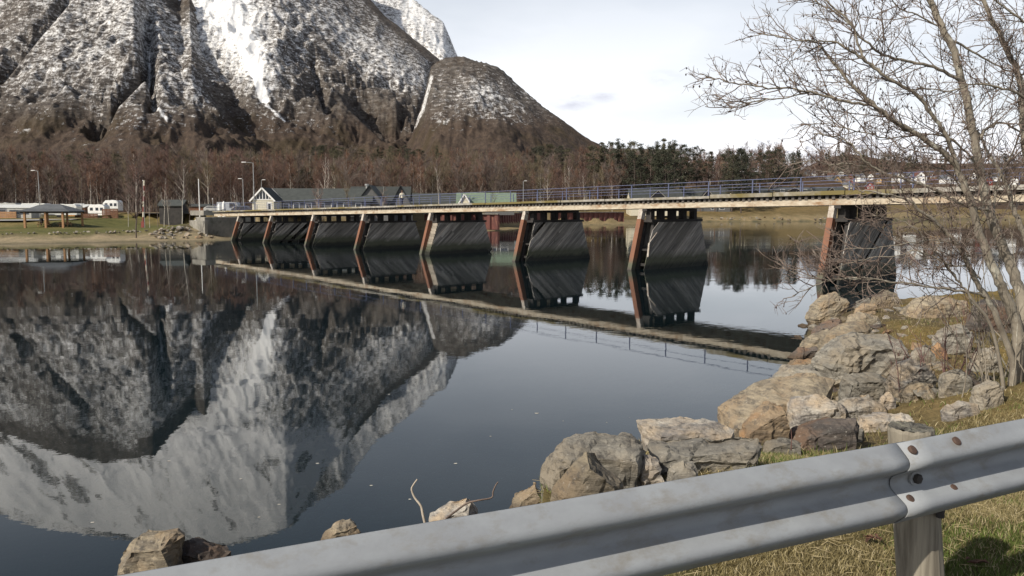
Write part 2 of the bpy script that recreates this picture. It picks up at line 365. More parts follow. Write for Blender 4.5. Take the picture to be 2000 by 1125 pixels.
# ------------------------------------------------------------------ mountains
def interp(u, pts):
    pts = sorted(pts); return np.interp(u, [p[0] for p in pts], [p[1] for p in pts])
crestD = [UWr(*q) for q in ((-400,900),(-200,960),(0,1000),(100,1030),(200,1045),(300,1062),(400,1066),(450,1062),(540,1038),(572,1022),(600,985),(672,946),(732,860),(760,838),(820,790),(872,750),(898,688))]+[UW(*q) for q in ((900,118),(930,200),(960,290))]
crestC = [UWr(*q) for q in ((-400,880),(0,985),(300,1055),(450,1055),(560,1026),(624,930),(688,850),(760,765),(862,684))]+[UW(*q) for q in ((868,140),(885,190),(930,260),(1000,330))]
crestB = [UWr(*q) for q in ((-500,620),(-200,730),(0,838),(100,875),(200,898),(300,885),(400,800))]+[UW(*q) for q in ((350,2),(400,55),(462,140),(520,212),(580,265),(640,305),(700,350))]
crestA = [UW(*q) for q in ((770,330),(805,262),(828,190),(842,128),(870,113),(905,111),(950,122),(985,138),(1020,172),(1060,208),(1095,232),(1130,258),(1155,276),(1200,300),(1260,325))]
U = np.linspace(-1.05, .2, 900); 
V = np.concatenate([np.linspace(0, 1, 420), np.linspace(1.02, 1.6, 20)])
MY = 820*(3400/820)**(np.linspace(0, 1, 470)); MYc, MU = np.meshgrid(MY, U, indexing='ij'); MX = MU*MYc
def layer(F, Rr, crest, g, seed, amp):
    w1_ = interp(MU, crest)
    Ff = F*(1+.05*(fbm(MX/260, MYc*0, 3, seed)-.5)); Rc = Rr*(1+.10*(fbm(MU*9+3, MYc*0, 3, seed+1)-.5))
    tt = (MYc-Ff)/(Rc-Ff)
    tin = np.clip(tt, 0, 1)
    # gullies: ridged noise elongated down the slope
    rg_ = ridged(MX/(Rr*.085), tin*1.3+seed, 5, seed+3); det = ridged(MX/55, MYc/75, 5, seed+9); led = fbm(MX/150, MYc/38, 4, seed+12)
    env = np.sin(np.pi*np.clip(tin, .0, 1))**.7
    w = w1_*np.power(tin, g)
    z = CAMH+MYc*w+amp*np.clip(w1_/.2, 0, 1)*env*((rg_-.62)*1.0+((det-.6)*.75+(ridged(MX/19, MYc/30, 3, seed+30)-.6)*.34)*(1-(.62 if seed == 61 else .15)*sst(.3, .7, tin))+(led-.5)*.45)
    z = z+(det-.6)*12*sst(.9, 1, tin)*0.6
    z = np.where(tt > 1, CAMH+Rc*w1_-(tt-1)*(Rc-Ff)*.9+0*MX, z)
    return np.where(tt < 0, -50, z), tin
LA, tA = layer(900, 1480, crestA, .72, 21, 46); LB, tB = layer(960, 1750, crestB, .80, 41, 56)
LC, tC = layer(1250, 2350, crestC, .78, 61, 72); LD, tD = layer(1900, 2750, crestD, .85, 81, 90)
L = np.stack([LA, LB, LC, LD]); MZ = L.max(0); who = L.argmax(0)
# named gullies (pixel paths on the photo, carved into the rock): path, layer, half width, depth
mpx = MU; mw = (MZ-CAMH)/MYc
dyc = -np.sin(PITCH)+0; 
# pixel of each vertex
den_ = np.cos(PITCH)-mw*np.sin(PITCH); PX = 1000+FOC*MU/den_; PY = 562.5-FOC*(np.sin(PITCH)+mw*np.cos(PITCH))/den_
def pathd(path):
    best = np.full(PX.shape, 1e9)
    for (x0, y0), (x1, y1) in zip(path[:-1], path[1:]):
        dx, dy = x1-x0, y1-y0; t_ = np.clip(((PX-x0)*dx+(PY-y0)*dy)/(dx*dx+dy*dy), 0, 1)
        best = np.minimum(best, np.hypot(PX-x0-t_*dx, PY-y0-t_*dy))
    return best
gul = (([(285,30),(290,90),(285,118),(250,155),(215,190),(185,250)], 1, 13, 60), ([(295,130),(300,190),(295,205)], 1, 8, 40), ([(125,0),(60,75),(0,150)], 1, 8, 25),
       ([(845,130),(838,180),(815,235)], 2, 8, 45), ([(700,190),(760,245),(790,230)], 2, 20, 40), ([(610,110),(620,150),(640,210)], 2, 7, 30), ([(640,150),(740,160),(790,170)], 2, 5, 26))
for path, l, w_, dp in gul:
    dd = pathd(path); MZ = MZ-np.where((who == l) | ((l == 2) & (who == 0) & False), dp*np.exp(-(dd/w_)**2), 0)
mme = grid_mesh('mountain', MX, MYc, MZ)
# snow cover 0..1 and woods cover
gx = np.gradient(MZ, axis=1)/np.gradient(MX, axis=1)
slope = sst(.2, 1.8, np.abs(gx))
alt = MZ
sB = .22+.21*sst(250, 150, PY)+.02*sst(60, -50, PY)-.06*sst(-150, -400, PY)
edgeB = np.abs(interp(MU, crestB)-mw)*1600+(fbm(MX/45, MYc/60, 4, 58)-.5)*70; sB = sB-.36*sst(55, 2, edgeB)
sC = .32+.14*sst(250, 120, PY)+.10*sst(70, -20, PY)*sst(700, 560, PX)+.46*sst(10, -130, PY)-.45*sst(.58, .68, fbm(MX/48, MYc/110, 4, 71))*sst(0, -80, PY)
sC = sC+.28*np.exp(-((PX-420-PY*.60)/50)**2)*sst(260, 60, PY)
sC = sC-.20*np.exp(-(((PX-720)/75)**2+((PY-215)/45)**2))
sC = sC-.40*sst(26, 4, np.abs(interp(MU, crestC)-mw)*1600)*sst(640, 700, PX)
sD = .74-.22*sst(.4, .7, fbm(MX/90, MYc/200, 4, 91)); sA = .27+.20*np.exp(-(((PX-960)/75)**2+((PY-185)/50)**2))-.25*sst(225, 275, PY)-.2*sst(135, 110, PY)
sn = np.select([who == 0, who == 1, who == 2], [sA, sB, sC], sD)
chute = sst(15, 4, pathd([(470,60),(492,110),(508,170),(520,205),(556,236)])-8*sst(160, 120, PY)+np.where(PY > 200, 8, 0))
sn = np.where(who >= 1, np.maximum(sn, chute*1.25), sn)
for path, wd in (([(843,150),(826,215),(808,250)], 6), ([(290,40),(287,115)], 4), ([(287,118),(262,150)], 4), ([(300,200),(325,232)], 6)):
    sn = np.maximum(sn, .62*sst(wd, wd*.3, pathd(path)))
for path, wd in (([(285,118),(250,155),(215,190),(180,255)], 13), ([(275,190),(300,200)], 12)): sn = sn-.6*sst(wd, wd*.4, pathd(path))  # snow value lowered along shadowed gullies: their shade put into the colour
sn = sn+.35*np.exp(-((PY-262-PX*.06+10*np.sin(PX/37.))/5)**2)*(who == 1)*sst(.5, .6, fbm(MX/40, MYc/900, 3, 66)); sn = sn-.05*slope+(fbm(MX/130, MYc/160, 4, 99)-.5)*.32
low = sst(235, 290, PY); sn = sn*(1-low*.55)
fattr(mme, 'snow', sn.ravel()); fattr(mme, 'wood', sst(190, 260, PY+30*(fbm(MX/60, MYc/60, 3, 7)-.5)).ravel()*np.where(who == 3, 0, 1).ravel())
mm = bpy.data.materials.new('mountain'); mm.use_nodes = True; t = mm.node_tree; b = t.nodes['Principled BSDF']; b.inputs['Roughness'].default_value = .9; b.inputs['Specular IOR Level'].default_value = .1
geo = nn(t, 'ShaderNodeNewGeometry'); pos = geo.outputs['Position']
asn = nn(t, 'ShaderNodeAttribute', attribute_name='snow').outputs['Fac']; awd = nn(t, 'ShaderNodeAttribute', attribute_name='wood').outputs['Fac']
nf = noisen(t, vmap(t, pos, (1, .5, 1.1)), .11, 12, .78)         # patches
nl = noisen(t, vmap(t, pos, (.55, .4, 1.9)), .13, 9, .74)         # ledges
nvs = noisen(t, vmap(t, pos, (1.6, .5, .6)), .33, 6, .7)        # streaks and birch stems
mix_ = mth(t, 'ADD', mth(t, 'MULTIPLY', nf, .45), mth(t, 'ADD', mth(t, 'MULTIPLY', nl, .33), mth(t, 'MULTIPLY', nvs, .22)))
sc_ = mth(t, 'ADD', mth(t, 'SUBTRACT', asn, .5), mth(t, 'MULTIPLY', mth(t, 'SUBTRACT', mix_, .5), 3.4))
snowf = mapr(t, sc_, -.13, .22); 
rock = mixcol(t, mapr(t, nl, .4, .62), (.065, .06, .058), (.22, .195, .17)); rock = mixcol(t, mapr(t, nf, .42, .6), rock, (.06, .045, .033))
woodc = mixcol(t, mapr(t, nf, .38, .62), (.10, .070, .050), (.045, .035, .030)); woodc = mixcol(t, mapr(t, noisen(t, pos, .012, 4), .5, .62, 0, .5), woodc, (.055, .042, .018))
rock = mixcol(t, mth(t, 'MULTIPLY', awd, .9), rock, woodc)
cc = mixcol(t, snowf, rock, (.90, .89, .87)); t.links.new(cc, b.inputs['Base Color'])
bp = nn(t, 'ShaderNodeBump'); bp.inputs['Strength'].default_value = .8; bp.inputs['Distance'].default_value = 9; t.links.new(mix_, bp.inputs['Height']); t.links.new(bp.outputs[0], b.inputs['Normal'])
mme.materials.append(mm); mo = bpy.data.objects.new('mountain', mme); COL.objects.link(mo); tag(mo, kind='structure')
# far snowy range seen over the trees on the right
fcr = [UW(*q) for q in ((900,310),(1100,300),(1250,296),(1330,290),(1400,281),(1455,272),(1470,270),(1500,283),(1540,275),(1575,268),(1620,285),(1680,262),(1730,285),(1800,300),(1900,292),(2100,270),(2400,280))]
FU = np.linspace(-.1, 1.0, 420); FY = np.linspace(5200, 8000, 90); FYc, FUc = np.meshgrid(FY, FU, indexing='ij'); FX = FUc*FYc
tt = (FYc-5400)/1500; wz = interp(FUc, fcr); FZ = CAMH+FYc*wz*np.clip(tt, 0, 1)**.8+(ridged(FX/330, FYc/330, 5, 5)-.6)*85*np.sin(np.pi*np.clip(tt, 0, 1)*.9)
FZ = np.where(tt > 1, CAMH+6900*wz-(tt-1)*600, FZ); FZ = np.where(tt < 0, -20, FZ)
fme = grid_mesh('snowy_range', FX, FYc, FZ)
fm = mat('far_snow', (.80, .82, .87), (.74, .77, .84), scale=.004, coord='Object', c3=(.20, .22, .28), s3=.006, t3=(.56, .66), rough=.9, stretch=(1,1,2))
fme.materials.append(fm); fo = bpy.data.objects.new('snowy_range', fme); COL.objects.link(fo); tag(fo, kind='structure')
# ------------------------------------------------------------------ bridge
BP0 = Vector((-40.1, 118.0, 0)); BD = Vector((49.5, -55.2, 0)); BL = BD.length; bdir = BD.normalized(); cdir = Vector((-bdir.y, bdir.x, 0))
def bz(t): return 3.53+1.16*t                      # underside of the girder
EDGE = 1.3; BW = 6.0
def bpt(t, c, z): p = BP0+BD*t+cdir*(EDGE+c); return Vector((p.x, p.y, z))
tA, tB = -.125, 1.62
bslope = (BD+Vector((0,0,1.16))).normalized()
M = {}
M['cream'] = mat('bridge_steel', (.50, .44, .34), (.34, .28, .20), scale=1.6, rough=.7, c3=(.24, .14, .07), s3=.8, t3=(.50, .68), stretch=(1,1,2.5), bump=.2)
M['conc'] = mat('concrete', (.30, .28, .24), (.20, .185, .155), scale=1.0, rough=.9, bump=.35, c3=(.12, .12, .09), s3=.7)
M['edge'] = mat('mossy_edge', (.36, .34, .30), (.19, .17, .14), scale=2.5, rough=.95, c3=(.15, .12, .045), s3=.10, t3=(.46, .56), bump=.6)
M['sleeper'] = mat('sleeper_wood', (.17, .15, .13), (.07, .062, .055), scale=1.6, rough=.9, rnd=.2)
M['dark'] = mat('tarred_timber', (.045, .040, .036), (.022, .02, .019), scale=2, rough=.85, bump=.3)
M['plank'] = mat('weathered_plank', (.34, .315, .28), (.125, .115, .105), scale=1.5, rough=.75, rnd=.5, bump=.5, c3=(.40, .39, .38), s3=2.2, t3=(.56, .72))
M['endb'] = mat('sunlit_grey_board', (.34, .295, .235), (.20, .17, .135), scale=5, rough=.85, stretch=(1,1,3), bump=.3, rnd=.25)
M['wet'] = mat('wet_plank', (.020, .020, .017), (.030, .030, .018), scale=3, rough=.4)
M['rustcol'] = mat('orange_primer_steel', (.21, .09, .045), (.145, .065, .04), scale=1.2, rough=.7, stretch=(1,1,.5), bump=.2, c3=(.12, .06, .045), s3=.8)
M['pale'] = mat('flaking_white', (.50, .46, .40), (.30, .25, .20), scale=3, rough=.85, c3=(.14, .08, .05), s3=3)
M['blue'] = mat('blue_paint', (.11, .125, .205), (.075, .085, .145), scale=4, rough=.6, c3=(.2, .2, .26), s3=6)
M['asph'] = mat('asphalt', (.07, .068, .065), (.05, .05, .05), scale=8, rough=.95)
# wet zone low on planks and columns
def addwet(m, lo=.35, hi=1.3, c=(.018, .019, .014)):
    t = m.node_tree; b = t.nodes['Principled BSDF']; lk = b.inputs['Base Color'].links[0].from_socket
    g = nn(t, 'ShaderNodeNewGeometry'); s = nn(t, 'ShaderNodeSeparateXYZ'); t.links.new(g.outputs['Position'], s.inputs[0])
    z = mth(t, 'ADD', s.outputs[2], mth(t, 'MULTIPLY', noisen(t, g.outputs['Position'], 1.3, 3), .5))
    c1 = mixcol(t, mapr(t, z, hi-.25, hi+.35), (.075, .078, .05), lk); c1 = mixcol(t, mapr(t, z, lo+.15, lo+.5), c, c1); t.links.new(c1, b.inputs['Base Color'])
mpn_ = [n for n in M['plank'].node_tree.nodes if n.type == 'MAPPING'][0]; mpn_.vector_type = 'TEXTURE'; mpn_.inputs['Rotation'].default_value = (0, -math.radians(40), 0); mpn_.inputs['Scale'].default_value = (3.5, 1, .22)
addwet(M['plank']); addwet(M['endb']); addwet(M['rustcol'], .0, .9, (.05, .035, .035))
br = thing('timber_bridge', 'long low bridge with cream girders and blue railings crossing the river', 'bridge', bpt(0, BW/2, 0))
inv = br.location.copy()
def kid(mb, name, m, par=br, **k):
    o = mb.build(name, m, par, loc=tuple(inv) if par is br else None, **k)
    if par is br: o.location = (0,0,0)
    return o
def seg(mb, c, z0, z1, w, t0=tA, t1=tB):
    a = bpt(t0, c, bz(t0)+(z0+z1)/2); b_ = bpt(t1, c, bz(t1)+(z0+z1)/2); mb.beam(a, b_, w, z1-z0)
# girders: I sections; the outer ones show
for c_ in (-.16, 2.0, 4.0, 6.16):
    g = MB(); seg(g, c_, 0.03, .37, .14); seg(g, c_, 0, .03, .20); seg(g, c_, .37, .39, .20)
    if c_ == -.16:
        for i in range(23): t_ = tA+(tB-tA)*(i+.5)/23; g.box(bpt(t_, c_-.075, bz(t_)+.20), (.02, .03, .35), ax=(bdir, cdir, Vector((0,0,1))))
    kid(g, 'girder', M['cream'])
# transverse sleepers above the girders
n_s = 280
sl = MB(); sl.box((0,0,0), (.20, BW+.60, .22)); base = sl.build('sleeper', M['sleeper'], br)
for i in range(n_s):
    t_ = tA+(tB-tA)*(i+.5)/n_s; o = base if i == 0 else base.copy()
    if i: COL.objects.link(o)
    p = bpt(t_, BW/2+R.uniform(-.03, .03), bz(t_)+.50+R.uniform(-.01, .01)); o.parent = br; o.location = p-inv; o.rotation_euler = (0, 0, math.atan2(bdir.y, bdir.x)+R.uniform(-.01, .01))
dk = MB(); seg(dk, BW/2, .625, .68, BW+.5); kid(dk, 'deck', M['asph'])
for c_ in (-.38, BW+.38):
    # kerb of worn timbers end to end
    for i in range(26):
        a, b_ = tA+(tB-tA)*i/26, tA+(tB-tA)*(i+1)/26-.0008; m = MB(); dz = R.uniform(-.012, .012)
        seg(m, c_+R.uniform(-.012, .012), .64+dz, .81+dz+(.09 if a > 1.08 else 0), .24, a, b_); o = kid(m, 'kerb_timber', M['edge'])
# railings
for c_ in (-.36, BW+.36):
    rl = MB(); seg(rl, c_, 1.81, 1.85, .04); kid(rl, 'top_rail', M['blue']); rl = MB(); seg(rl, c_, 1.33, 1.36, .03); kid(rl, 'mid_rail', M['blue'])
    npst = 37
    pb = MB(); pb.box((0,0,.47), (.07, .06, .97)); pb.box((0,0,.0), (.16, .14, .02)); p0 = pb.build('rail_post', M['blue'], br)
    for i in range(npst):
        t_ = tA+.01+(tB-tA)*i/(npst-.5); o = p0 if i == 0 else p0.copy()
        if i: COL.objects.link(o)
        o.parent = br; o.location = bpt(t_, c_, bz(t_)+.83)-inv; o.rotation_euler = (0, 0, math.atan2(bdir.y, bdir.x))
# piers
def clip(poly, n, d):
    out = []
    for i in range(len(poly)):
        a, b_ = poly[i], poly[(i+1) % len(poly)]; da = a[0]*n[0]+a[1]*n[1]-d; db = b_[0]*n[0]+b_[1]*n[1]-d
        if da >= 0: out.append(a)
        if da*db < 0: k = da/(da-db); out.append((a[0]+(b_[0]-a[0])*k, a[1]+(b_[1]-a[1])*k))
    return out
tP = []
for px, py in ((455,470),(518,474),(600,479),(698,487),(828,496),(1012,509),(1240,527),(1614,554)):
    u_, _ = UW(px, py); tP.append((u_*118.0+40.1)/(49.5+u_*55.2))
plab = ['crib pier nearest the left abutment, smallest in view', 'crib pier second from the left bank, several planks missing', 'dark planked crib pier third from the left bank',
        'dark planked crib pier fourth from the left bank', 'crib pier with a sunlit pale end face, fifth from the left', 'dark planked crib pier just left of the blue reflection',
        'large dark planked crib pier in midstream with rusty orange column', 'large shaded crib pier behind the bare tree branches, nearest the right bank']
for i, t_ in enumerate(tP):
    O = BP0+BD*t_; pr = thing('bridge_pier', plab[i], 'bridge pier', (O.x, O.y, 0), math.atan2(cdir.y, cdir.x), 'piers of the timber bridge')
    # local frame: x across the bridge (away), y = minus bridge direction, z up
    zt = bz(t_); z1 = zt-1.05; S = 1.0
    xs0 = .22; xb, xt = 8.75, 7.55; xa, xbt = xs0, 1.45      # left edge low/high, right edge low/high
    half = .60
    trap = [(xa-.25, -1.0), (xb+.25, -1.0), (xt, z1), (xbt, z1)]
    th = math.radians(40); dv = (math.cos(th), math.sin(th)); nv = (-math.sin(th), math.cos(th))
    rr = random.Random(100+i)
    for side in (-1, 1):
        k = -6.0; sp = .235; lst = []
        while k < 6.5:
            p = trap; w = sp-.022
            p = clip(p, nv, k); p = clip(p, (-nv[0], -nv[1]), -(k+w))
            miss = False
            if side == -1:
                if i == 1 and rr.random() < .22: miss = True
                if i == 6 and k > 1.3: miss = True
                if i == 7 and k > 1.8: miss = True
                if rr.random() < .02: miss = True
            if len(p) >= 3 and not miss:
                # break the board somewhere along its length now and then
                cut = [p]
                if rr.random() < .35 and side == -1:
                    cx_ = rr.uniform(.3, .75)*(xb); q = xs0+cx_*dv[0]; cut = [clip(p, dv, q), clip(p, (-dv[0], -dv[1]), -(q-.02))]
                for p2 in cut:
                    if len(p2) < 3: continue
                    off = rr.uniform(-.02, .025); y0 = side*half-(.05 if side < 0 else 0)+off
                    lst.append([(x, y0, z) for x, z in p2])
            k += sp
        if side == -1:
            for pl in lst: m = MB(); m.prism(pl, (0, .05, 0)); fixn(m.build('plank', M['plank'], pr))
        else:
            m = MB()
            for pl in lst: m.prism(pl, (0, .05, 0))
            tag(fixn(m.build('rear_planking', M['plank'], pr)), kind='stuff')
    # frame inside: posts, sills, cap
    fr_ = MB()
    for x0, x1 in ((xa+.25, xbt+.25), (2.9, 2.9), (4.6, 4.6), (6.3, 6.3), (xb-.25, xt-.25)):
        for sy in (-.42, .42): fr_.beam((x0, sy, -1.8), (x1, sy, z1+.02), .24, .24, up=Vector((0,1,0)))
    fr_.box((4.6, 0, .35), (7.4, 1.0, .2)); fr_.box((4.6, 0, 1.5), (7.0, 1.0, .16))
    fr_.build('frame', M['dark'], pr)
    cp = MB(); cp.box(((xt+xbt)/2, 0, z1+.10), (xt-xbt+.5, 1.25, .2)); cp.build('cap_beam', M['dark'], pr)
    n_p = 5
    for q in range(n_p):
        x = xbt+.35+(xt-xbt-.7)*q/(n_p-1)+rr.uniform(-.15, .15); m = MB(); m.box((x, rr.uniform(-.1, .1), z1+.2+.33), (rr.uniform(.32, .6), .5, .66)); m.build('support_post', M['dark'], pr)
    m = MB(); m.box((EDGE+BW/2, 0, zt-.11), (BW+.5, .45, .2)); m.build('cross_beam', M['dark'], pr)
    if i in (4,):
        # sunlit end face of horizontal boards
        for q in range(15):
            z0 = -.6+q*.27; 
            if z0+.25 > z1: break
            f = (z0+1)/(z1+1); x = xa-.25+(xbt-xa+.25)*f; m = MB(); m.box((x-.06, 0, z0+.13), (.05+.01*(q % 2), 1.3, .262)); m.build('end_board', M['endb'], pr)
    if i in (6,):
        m = MB(); m.beam((xa+.55, -.72, 2.05), (xa+1.5, -.72, 2.85), .06, .04); m.beam((xa+.42, -.72, 1.0), (xa+.55, -.72, 2.05), .14, .05); m.build('pale_edge_strip', M['pale'], pr)
    # raking steel column at the near end
    cl = MB(); cl.mi = 0; yc_ = .38
    zc = zt-.0; bot = Vector((-.45, yc_, -1.6)); top = Vector((EDGE+.02, yc_, zc))
    f = 1-.85/(zc+1.6); mid = bot+(top-bot)*f
    cl.beam(bot, mid, .44, .40, up=Vector((0,1,0))); c0 = cl.build('raking_column', M['rustcol'], pr)
    tp = MB(); tp.beam(mid, top, .42, .38, up=Vector((0,1,0))); tag(tp.build('column_head', M['pale'], pr), label='flaking white painted head of the rusty column')
    bl = MB()
    for f in (.45, .62, .78):
        p = bot+(mid-bot)*f; bl.tube([p+Vector((0,-.24,0)), p+Vector((0,-.20,0))], .035, 6)
    bl.build('bolt', M['dark'], pr)
# abutment left
ab = thing('bridge_abutment', 'concrete bridge abutment on the left bank beside the riprap', 'abutment', bpt(tA-.03, BW/2, 0), math.atan2(bdir.y, bdir.x))
za = bz(tA)
m = MB(); m.box((-1.2, 0, za/2-.3), (3.6, BW+2.2, za+.35)); ob = m.build('abutment_block', M['conc'], ab); bevel(ob, .06)
m = MB(); m.box((-.4, -(BW+2.2)/2-.6, za/2-.55), (6.2, .5, za-.2)); bevel(m.build('wing_wall', M['conc'], ab), .04)
m = MB(); m.box((-3.2, 0, za+.50), (5.5, BW+1.6, .75)); m.build('approach_slab', M['conc'], ab)
ab2 = thing('bridge_abutment', 'concrete abutment where the bridge meets the right bank', 'abutment', bpt(tB+.02, BW/2, 0), math.atan2(bdir.y, bdir.x))
m = MB(); m.box((1.5, 0, bz(tB)/2), (4, BW+2, bz(tB)+.3)); m.build('abutment_block', M['conc'], ab2)

# person walking on the bridge
def person(name, label, P, rz, coat, legs, hair, h=1.70):
    root = thing(name, label, 'person', P, rz)
    s = h/1.7
    def skin(nm, vs, es, rad, m, sub=1):
        me = bpy.data.meshes.new(nm); me.from_pydata([(x*s, y*s, z*s) for x, y, z in vs], es, []); me.materials.append(m); o = bpy.data.objects.new(nm, me); COL.objects.link(o); o.parent = root
        sk = o.modifiers.new('skin', 'SKIN'); sk.use_smooth_shade = True
        for i, r_ in enumerate(rad): me.skin_vertices[0].data[i].radius = (r_[0]*s, r_[1]*s) if isinstance(r_, tuple) else (r_*s, r_*s)
        me.skin_vertices[0].data[0].use_root = True
        o.modifiers.new('sub', 'SUBSURF').levels = sub; o.modifiers['sub'].render_levels = sub; return o
    skinm = mat('skin', (.55, .36, .27), rough=.6)
    # body: pelvis, spine, neck, head, legs mid-stride
    vs = [(0,0,.92),(0,0,1.15),(0,.0,1.38),(0,.01,1.50),(0,.02,1.60),(0,.02,1.70),(.09,0,.88),(.10,.16,.50),(.10,.10,.10),(.10,.22,.05),(-.09,0,.88),(-.10,-.06,.50),(-.10,-.26,.13),(-.10,-.16,.04),
          (.19,0,1.40),(.25,-.06,1.14),(.24,.06,.92),(-.19,0,1.40),(-.25,.06,1.14),(-.24,.02,.90)]
    es = [(0,1),(1,2),(2,3),(3,4),(4,5),(0,6),(6,7),(7,8),(8,9),(0,10),(10,11),(11,12),(12,13),(2,14),(14,15),(15,16),(2,17),(17,18),(18,19)]
    rd = [(.15,.11),(.14,.10),(.16,.10),.06,.095,.08,.095,.065,.05,.04,.095,.065,.05,.04,.06,.05,.04,.06,.05,.04]
    skin('body', vs, es, rd, skinm)
    skin('trousers', [(0,0,.93),(.09,0,.87),(.10,.16,.50),(.10,.11,.14),(-.09,0,.87),(-.10,-.06,.50),(-.10,-.25,.17)], [(0,1),(1,2),(2,3),(0,4),(4,5),(5,6)], [(.17,.13),.11,.085,.075,.11,.085,.075], legs)
    skin('coat', [(0,0,1.0),(0,0,.80),(0,0,1.2),(0,0,1.38),(0,0,1.47),(.20,0,1.38),(.27,-.06,1.14),(.25,.06,.95),(-.20,0,1.38),(-.27,.06,1.14),(-.25,.03,.93)], [(0,1),(0,2),(2,3),(3,4),(3,5),(5,6),(6,7),(3,8),(8,9),(9,10)],
         [(.20,.15),(.20,.16),(.19,.14),(.20,.13),.09,.09,.075,.065,.09,.075,.065], coat)
    skin('hair', [(0,0,1.67),(0,.02,1.73),(0,-.045,1.62)], [(0,1),(0,2)], [.10,.085,.085], hair)
    skin('shoe', [(.10,.10,.05),(.10,.24,.04)], [(0,1)], [.055,.05], legs); skin('shoe', [(-.10,-.28,.08),(-.10,-.14,.04)], [(0,1)], [.055,.05], legs)
    return root
tperson = (UW(781, 400)[0]*(118.0+1.9*cdir.y)+40.1-1.9*cdir.x)/(49.5+UW(781, 400)[0]*55.2)
pp = bpt(tperson, .9, bz(tperson)+.70)
person('person', 'person in a cream white jacket and dark trousers walking across the bridge', pp, math.atan2(-bdir.y, -bdir.x)-math.pi/2,
       mat('cream_coat', (.72, .66, .52), rough=.8), mat('dark_blue_trousers', (.03, .035, .07), rough=.8), mat('brown_hair', (.09, .05, .03), rough=.7))
# ------------------------------------------------------------------ far bank: walls, buildings, camp site
M['rustwall'] = mat('sheet_piling', (.13, .045, .035), (.075, .028, .024), scale=1.2, rough=.8, stretch=(1,1,.4), c3=(.20, .09, .055), s3=1.5)
M['roofdark'] = mat('dark_felt_roof', (.055, .060, .056), (.038, .042, .040), scale=1.5, rough=.9, rnd=.2)
M['greywall'] = mat('grey_board_wall', (.13, .125, .12), (.09, .09, .087), scale=2, rough=.85, stretch=(3,3,.4))
M['white'] = mat('white_paint', (.78, .77, .73), (.66, .65, .62), scale=3, rough=.55)
M['black'] = mat('black_stain', (.012, .012, .014), rough=.8)
M['glass'] = mat('window_glass', (.03, .035, .045), rough=.12, spec=.8)
M['red'] = mat('red_paint', (.22, .05, .04), (.17, .045, .035), scale=3, rough=.7)
M['ochre'] = mat('ochre_paint', (.50, .32, .14), rough=.75); M['brown'] = mat('brown_stain', (.16, .07, .035), (.10, .05, .03), scale=3, rough=.8)
M['greenroof'] = mat('green_tin_roof', (.17, .215, .15), (.12, .16, .11), scale=2, rough=.6); M['timber'] = mat('orange_timber', (.34, .19, .09), (.25, .13, .06), scale=3, stretch=(3,3,.5), rough=.75)
M['tile'] = mat('slate_roof', (.11, .115, .12), (.075, .08, .085), scale=2, rough=.8, rnd=.2); M['redtile'] = mat('red_roof', (.15, .06, .045), rough=.85)
M['steel'] = mat('galvanised_pole', (.34, .34, .33), rough=.5, metal=.3); M['rub'] = mat('tyre', (.02, .02, .02), rough=.9)
M['bluet'] = mat('blue_tarp', (.05, .22, .45), rough=.6); M['cream2'] = mat('cream_paint', (.62, .57, .44), rough=.7)

# sheet-pile quay: each pile trough is a part
P1, P2 = onz(700, 452, 0), onz(1248, 437.5, 0); wallpts = [Vector((-27.5, 168, 0)), onz(800, 450, 0), onz(950, 452, 0), onz(1100, 440, 0), onz(1244, 438, 0)]
q_ = thing('sheet_pile_quay', 'long dark red corrugated sheet pile quay behind the bridge', 'quay wall', wallpts[2])
path = []
for i in range(len(wallpts)-1):
    a, b_ = wallpts[i], wallpts[i+1]; d = (b_-a).normalized(); n = Vector((-d.y, d.x, 0)); path.append((a+n*5.8, b_+n*5.8))
cnt = 0
for a, b_ in path:
    L_ = (b_-a).length; d = (b_-a)/L_; n = Vector((-d.y, d.x, 0)); k = int(L_/.85)
    for i in range(k):
        p = a+d*(L_*i/k); w = L_/k; o_ = n*(.35 if cnt % 2 else 0); m = MB()
        pa, pb = p+o_*1.0, p+d*w*.72+o_; pc = p+d*w+n*(0 if cnt % 2 else .35)
        poly = [pa, pb, pc, pc+n*.02, pb+n*.02, pa+n*.02]; m.prism([(v.x, v.y, .2) for v in poly], (0,0,3.15)); 
        o = m.build('sheet_pile', M['rustwall'], q_, loc=tuple(q_.location)); o.location = (0,0,0); cnt += 1
m = MB()
for a, b_ in path: m.beam(a+Vector((0,0,3.40)), b_+Vector((0,0,3.40)), .6, .12)
o = m.build('coping', M['conc'], q_, loc=tuple(q_.location)); o.location = (0,0,0)

